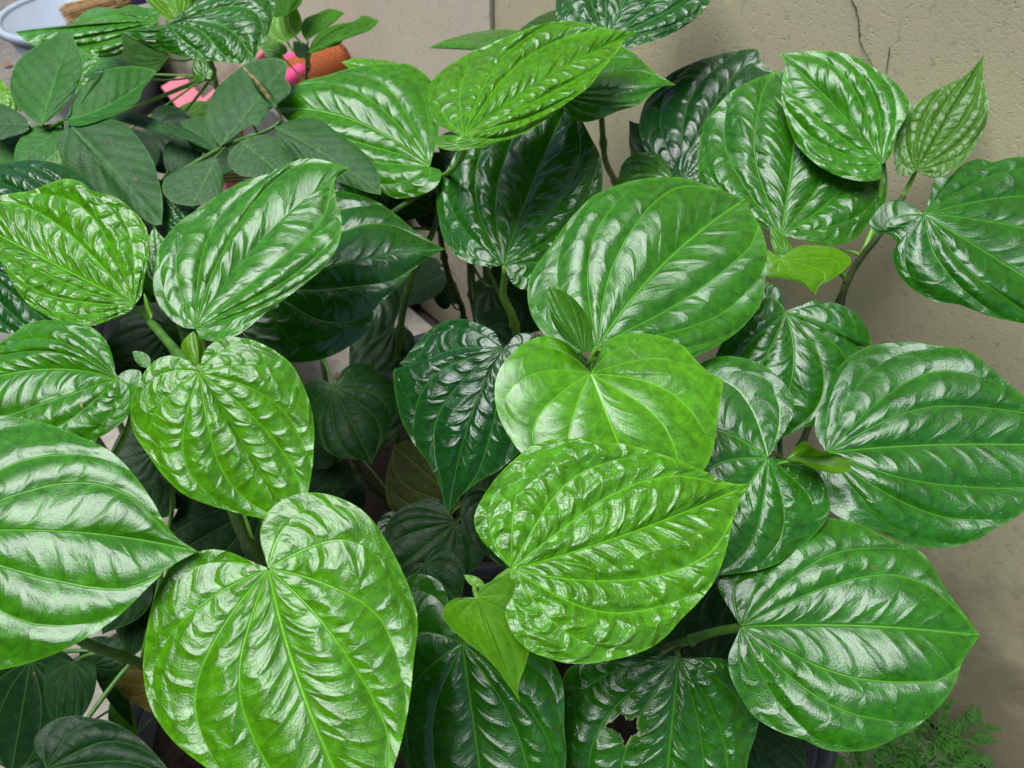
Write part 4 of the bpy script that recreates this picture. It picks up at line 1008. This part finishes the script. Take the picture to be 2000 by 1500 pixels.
# ------------------------------------------------------------------ ferny weeds at the foot of the wall
def weed(base, label, fronds):
    root = empty('weed', base, label, 'weed', 'ferny weeds at the wall foot')
    for (az, ln, rise) in fronds:
        d = np.array([math.sin(az), math.cos(az), 0]); sd_ = np.array([d[1], -d[0], 0])
        P = catmull([base, base + d * ln * .3 + ZZ * rise * .6, base + d * ln * .7 + ZZ * rise, base + d * ln + ZZ * rise * .8], 26)
        V, F = tube(P, np.linspace(.0012, .0003, 26), 5)
        V = list(V); F = list(F)
        for i in range(4, 26, 2):
            for s in (-1, 1):
                pl = ln * .40 * math.sin(math.pi * (i / 27)) ** .7 * random.uniform(.7, 1.2)
                e = d * .8 + s * sd_ * random.uniform(.6, .95) + ZZ * random.uniform(-.2, .35); e /= np.linalg.norm(e)
                f = np.cross(e, ZZ + d * .2); f /= np.linalg.norm(f); up = np.cross(f, e)
                def blade(p0, dr_, l_, w_):
                    o0 = len(V); n_ = np.cross(dr_, up); n_ /= np.linalg.norm(n_) + 1e-9
                    for t, ww in ((0, .3), (.35, 1), (.7, .7), (1, .05)):
                        c0 = p0 + dr_ * l_ * t - ZZ * .12 * l_ * t * t
                        V.extend([c0 - n_ * w_ * ww, c0 + n_ * w_ * ww])
                    for k in range(3): F.append((o0 + 2 * k, o0 + 2 * k + 1, o0 + 2 * k + 3, o0 + 2 * k + 2))
                blade(P[i], e, pl, pl * .055)
                for t in (.3, .48, .66, .82):
                    for s3 in (-1, 1):
                        g_ = e * .8 + s3 * f * .7 + up * random.uniform(-.1, .3); g_ /= np.linalg.norm(g_)
                        blade(P[i] + e * pl * t, g_, pl * .34 * (1.15 - t), pl * .05)
        mesh_obj('frond', V, F, M['weed'], root, base)
g1 = ground_at(1730, 1560, 0.0); g1[2] = .0
weed(at(1700, 1560, .80), 'ferny weed with finely cut leaves under the leaf beside the stained wall', [(a, random.uniform(.07, .11), random.uniform(.02, .06)) for a in np.linspace(-1.6, 2.4, 8)])
weed(at(1800, 1500, .86), 'darker ferny weed touching the stained wall', [(a, random.uniform(.06, .09), random.uniform(.02, .05)) for a in np.linspace(-2.4, 1.8, 7)])

# ------------------------------------------------------------------ things in the yard
# pale blue bucket
bc = at(150, 25, 1.95); R0 = .185
bk = empty('bucket', (bc[0], bc[1], 0), 'pale blue plastic bucket on the paving beyond the leaves', 'bucket')
hz = bc[2]
V, F = lathe([(.001, .003), (R0 * .72, .003), (R0 * .96, hz), (R0 * .93, hz), (R0 * .70, .012), (.001, .012)], 48); mesh_obj('body', V, F, M['blue'], bk)
V, F = lathe([(R0 * .965, hz - .014), (R0 * 1.03, hz - .012), (R0 * 1.04, hz + .002), (R0 * 1.0, hz + .007), (R0 * .93, hz + .003), (R0 * .965, hz - .014)], 48); mesh_obj('rim', V, F, M['blue'], bk)
# whisk broom across the rim
a0, a1 = at(128, 36, 1.74), at(250, -2, 1.80)
wb = empty('whisk_broom', a0, 'straw whisk broom with a purple grip resting on the bucket', 'broom')
dv = (a1 - a0) / np.linalg.norm(a1 - a0)
s1 = np.cross(dv, ZZ); s1 /= np.linalg.norm(s1); s2 = np.cross(s1, dv)
Vs, Fs = [], []
for k in range(150):
    rr = .022 * math.sqrt(random.random()); t = random.random() * 6.28
    o0 = s1 * rr * math.cos(t) + s2 * rr * math.sin(t)
    st = a0 + o0 * 1.25 + dv * random.uniform(-.004, .012)
    v, f = tube([st, st + dv * .07 - o0 * .2, a1 + o0 * .7], [.0009, .0011, .0012], 4)
    Fs += [tuple(i + len(Vs) for i in q_) for q_ in f]; Vs += list(v)
mesh_obj('bristles', Vs, Fs, M['straw'], wb, a0, kind='stuff')
V, F = tube(np.linspace(a0 + dv * .115, a0 + dv * .13, 4), [.021, .0225, .0225, .021], 16); mesh_obj('binding', V, F, M['twig'], wb, a0)
V, F = tube(catmull([a1, a1 + dv * .03, a1 + dv * .09, a1 + dv * .2], 14), np.interp(np.arange(14), [0, 2, 6, 13], [.016, .020, .016, .013]), 16); mesh_obj('grip', V, F, M['purple'], wb, a0)
# pink stool tipped on its side
so = at(420, 215, 1.62); so[2] = .0
pst = empty('stool', so, 'pink plastic stool tipped on its side near the wall', 'stool')
def slab_between(p, q_, wdt, thk, nrm):
    p = np.array(p); q_ = np.array(q_); e = (q_ - p); L = np.linalg.norm(e); e /= L
    n_ = np.array(nrm, float); n_ -= e * (n_ @ e); n_ /= np.linalg.norm(n_); s = np.cross(n_, e)
    return box((0, -wdt / 2, -thk / 2), (L, wdt / 2, thk / 2), (e, s, n_), p, .002)
lt, lb = at(338, 160, 1.66), at(388, 222, 1.60)
ax1 = (lb - lt) / np.linalg.norm(lb - lt)
side = cam2world(.55, .75, -.4)
for k, (ds, dz) in enumerate(((0, 0), (.19, .0))):
    V, F = slab_between(lt + side * ds - ax1 * 0, lb + side * ds + ax1 * .11, .055, .012, cam2world(0, .3, 1))
    mesh_obj('leg', V, F, M['pinkpot'], pst, so, smooth=False)
    V, F = slab_between(lt + side * ds + ax1 * .02 - cam2world(0, 0, 1) * .17, lb + side * ds + ax1 * .11 - cam2world(0, 0, 1) * .17, .055, .012, cam2world(0, .3, 1))
    mesh_obj('leg', V, F, M['pinkpot'], pst, so, smooth=False)
sc0 = lb + ax1 * .115
V, F = slab_between(sc0 - side * .03, sc0 + side * .23, .012, .24, cam2world(0, .3, 1)); mesh_obj('seat', V, F, M['pinkpot'], pst, so, smooth=False)
# rolled coir mat with a pink wrap
m0, m1 = at(560, 165, 1.22), at(676, 112, 1.27)
mt = empty('rolled_mat', m0, 'orange-brown rolled coir mat with a dark end, wrapped in pink, by the wall', 'mat')
tt = np.linspace(0, 1, 22)
V, F = tube(m0 + (m1 - m0) * np.clip(tt, 0, 1)[:, None], np.interp(tt, [0, .05, .86, .95, 1], [.030, .034, .033, .028, .004]), 26); mesh_obj('roll', V, F, M['orange'], mt, m0)
dm_ = (m1 - m0) / np.linalg.norm(m1 - m0); Ve, Fe = [], []
for k in range(220):
    t = random.random() * 6.28; rr = .033 * math.sqrt(random.random())
    u1 = np.cross(dm_, ZZ); u1 /= np.linalg.norm(u1); u2 = np.cross(u1, dm_)
    p = m1 - dm_ * (.004 + .014 * (rr / .033) ** 2) + u1 * rr * math.cos(t) + u2 * rr * math.sin(t)
    v, f = tube([p - dm_ * .004, p + dm_ * .006 + (u1 * math.cos(t) + u2 * math.sin(t)) * .003], [.0010, .0005], 4)
    Fe += [tuple(i + len(Ve) for i in q_) for q_ in f]; Ve += list(v)
mesh_obj('end_fibres', Ve, Fe, M['darkcoir'], mt, m0, kind='stuff')
upv = cam2world(-.35, .9, .2)
V, F = tube(np.linspace(m0 + upv * .026 - dm_ * .03, m1 - dm_ * .045 + upv * .024, 12), np.interp(np.arange(12), [0, 2, 9, 11], [.012, .017, .015, .004]), 14); mesh_obj('pink_wrap', V, F, M['magenta'], mt, m0)
V, F = tube(np.linspace(m0 - upv * .012 + cam2world(0, 0, 1) * .03 - dm_ * .03, m0 + dm_ * .045 + cam2world(0, -.1, 1) * .03, 10), np.interp(np.arange(10), [0, 2, 8, 9], [.010, .013, .012, .006]), 12); mesh_obj('pink_wrap', V, F, M['magenta'], mt, m0)
# hollow block it rests on
cb = (m0 + m1) / 2; ctop = cb[2] - .034
co = np.array([cb[0] - .02, cb[1] - .01, 0])
cr = empty('concrete_block', co, 'grey concrete blocks stacked under the rolled mat by the wall', 'block')
for k in range(2):
    V, F = box((-.14, -.07, k * ctop / 2 + .001), (.14, .07, (k + 1) * ctop / 2 - .002), (WD, WN, ZZ), co, .004); mesh_obj('block', V, F, M['block'], cr, co, smooth=False)
# fallen leaves on the paving
for i, (px, py, s, a) in enumerate(((15, 130, .03, .4), (35, 140, .022, 2.), (290, 165, .02, 1.), (296, 172, .018, 2.6), (660, 735, .016, .5), (785, 640, .018, 1.2), (240, 300, .02, .2))):
    p = ground_at(px, py, .004); n = 9; V = []; F = []
    e = np.array([math.cos(a), math.sin(a), 0]); f = np.array([-e[1], e[0], 0])
    for k in range(n):
        t = k / (n - 1); wv = s * .34 * math.sin(math.pi * t) ** .8 + .0002
        zc = s * .18 * math.sin(3 * t + i)
        V += [p + e * s * (t - .5) - f * wv + ZZ * (max(zc, 0) + .2 * wv + .001), p + e * s * (t - .5) + ZZ * (max(zc, 0)), p + e * s * (t - .5) + f * wv + ZZ * (max(zc, 0) + .3 * wv + .001)]
    for k in range(n - 1):
        b_ = k * 3; F += [(b_, b_ + 1, b_ + 4, b_ + 3), (b_ + 1, b_ + 2, b_ + 5, b_ + 4)]
    o = mesh_obj('fallen_leaf', V, F, M['deadleaf']); tag(o, 'small brown fallen leaf lying on the paving', 'leaf', 'fallen leaves on the paving')
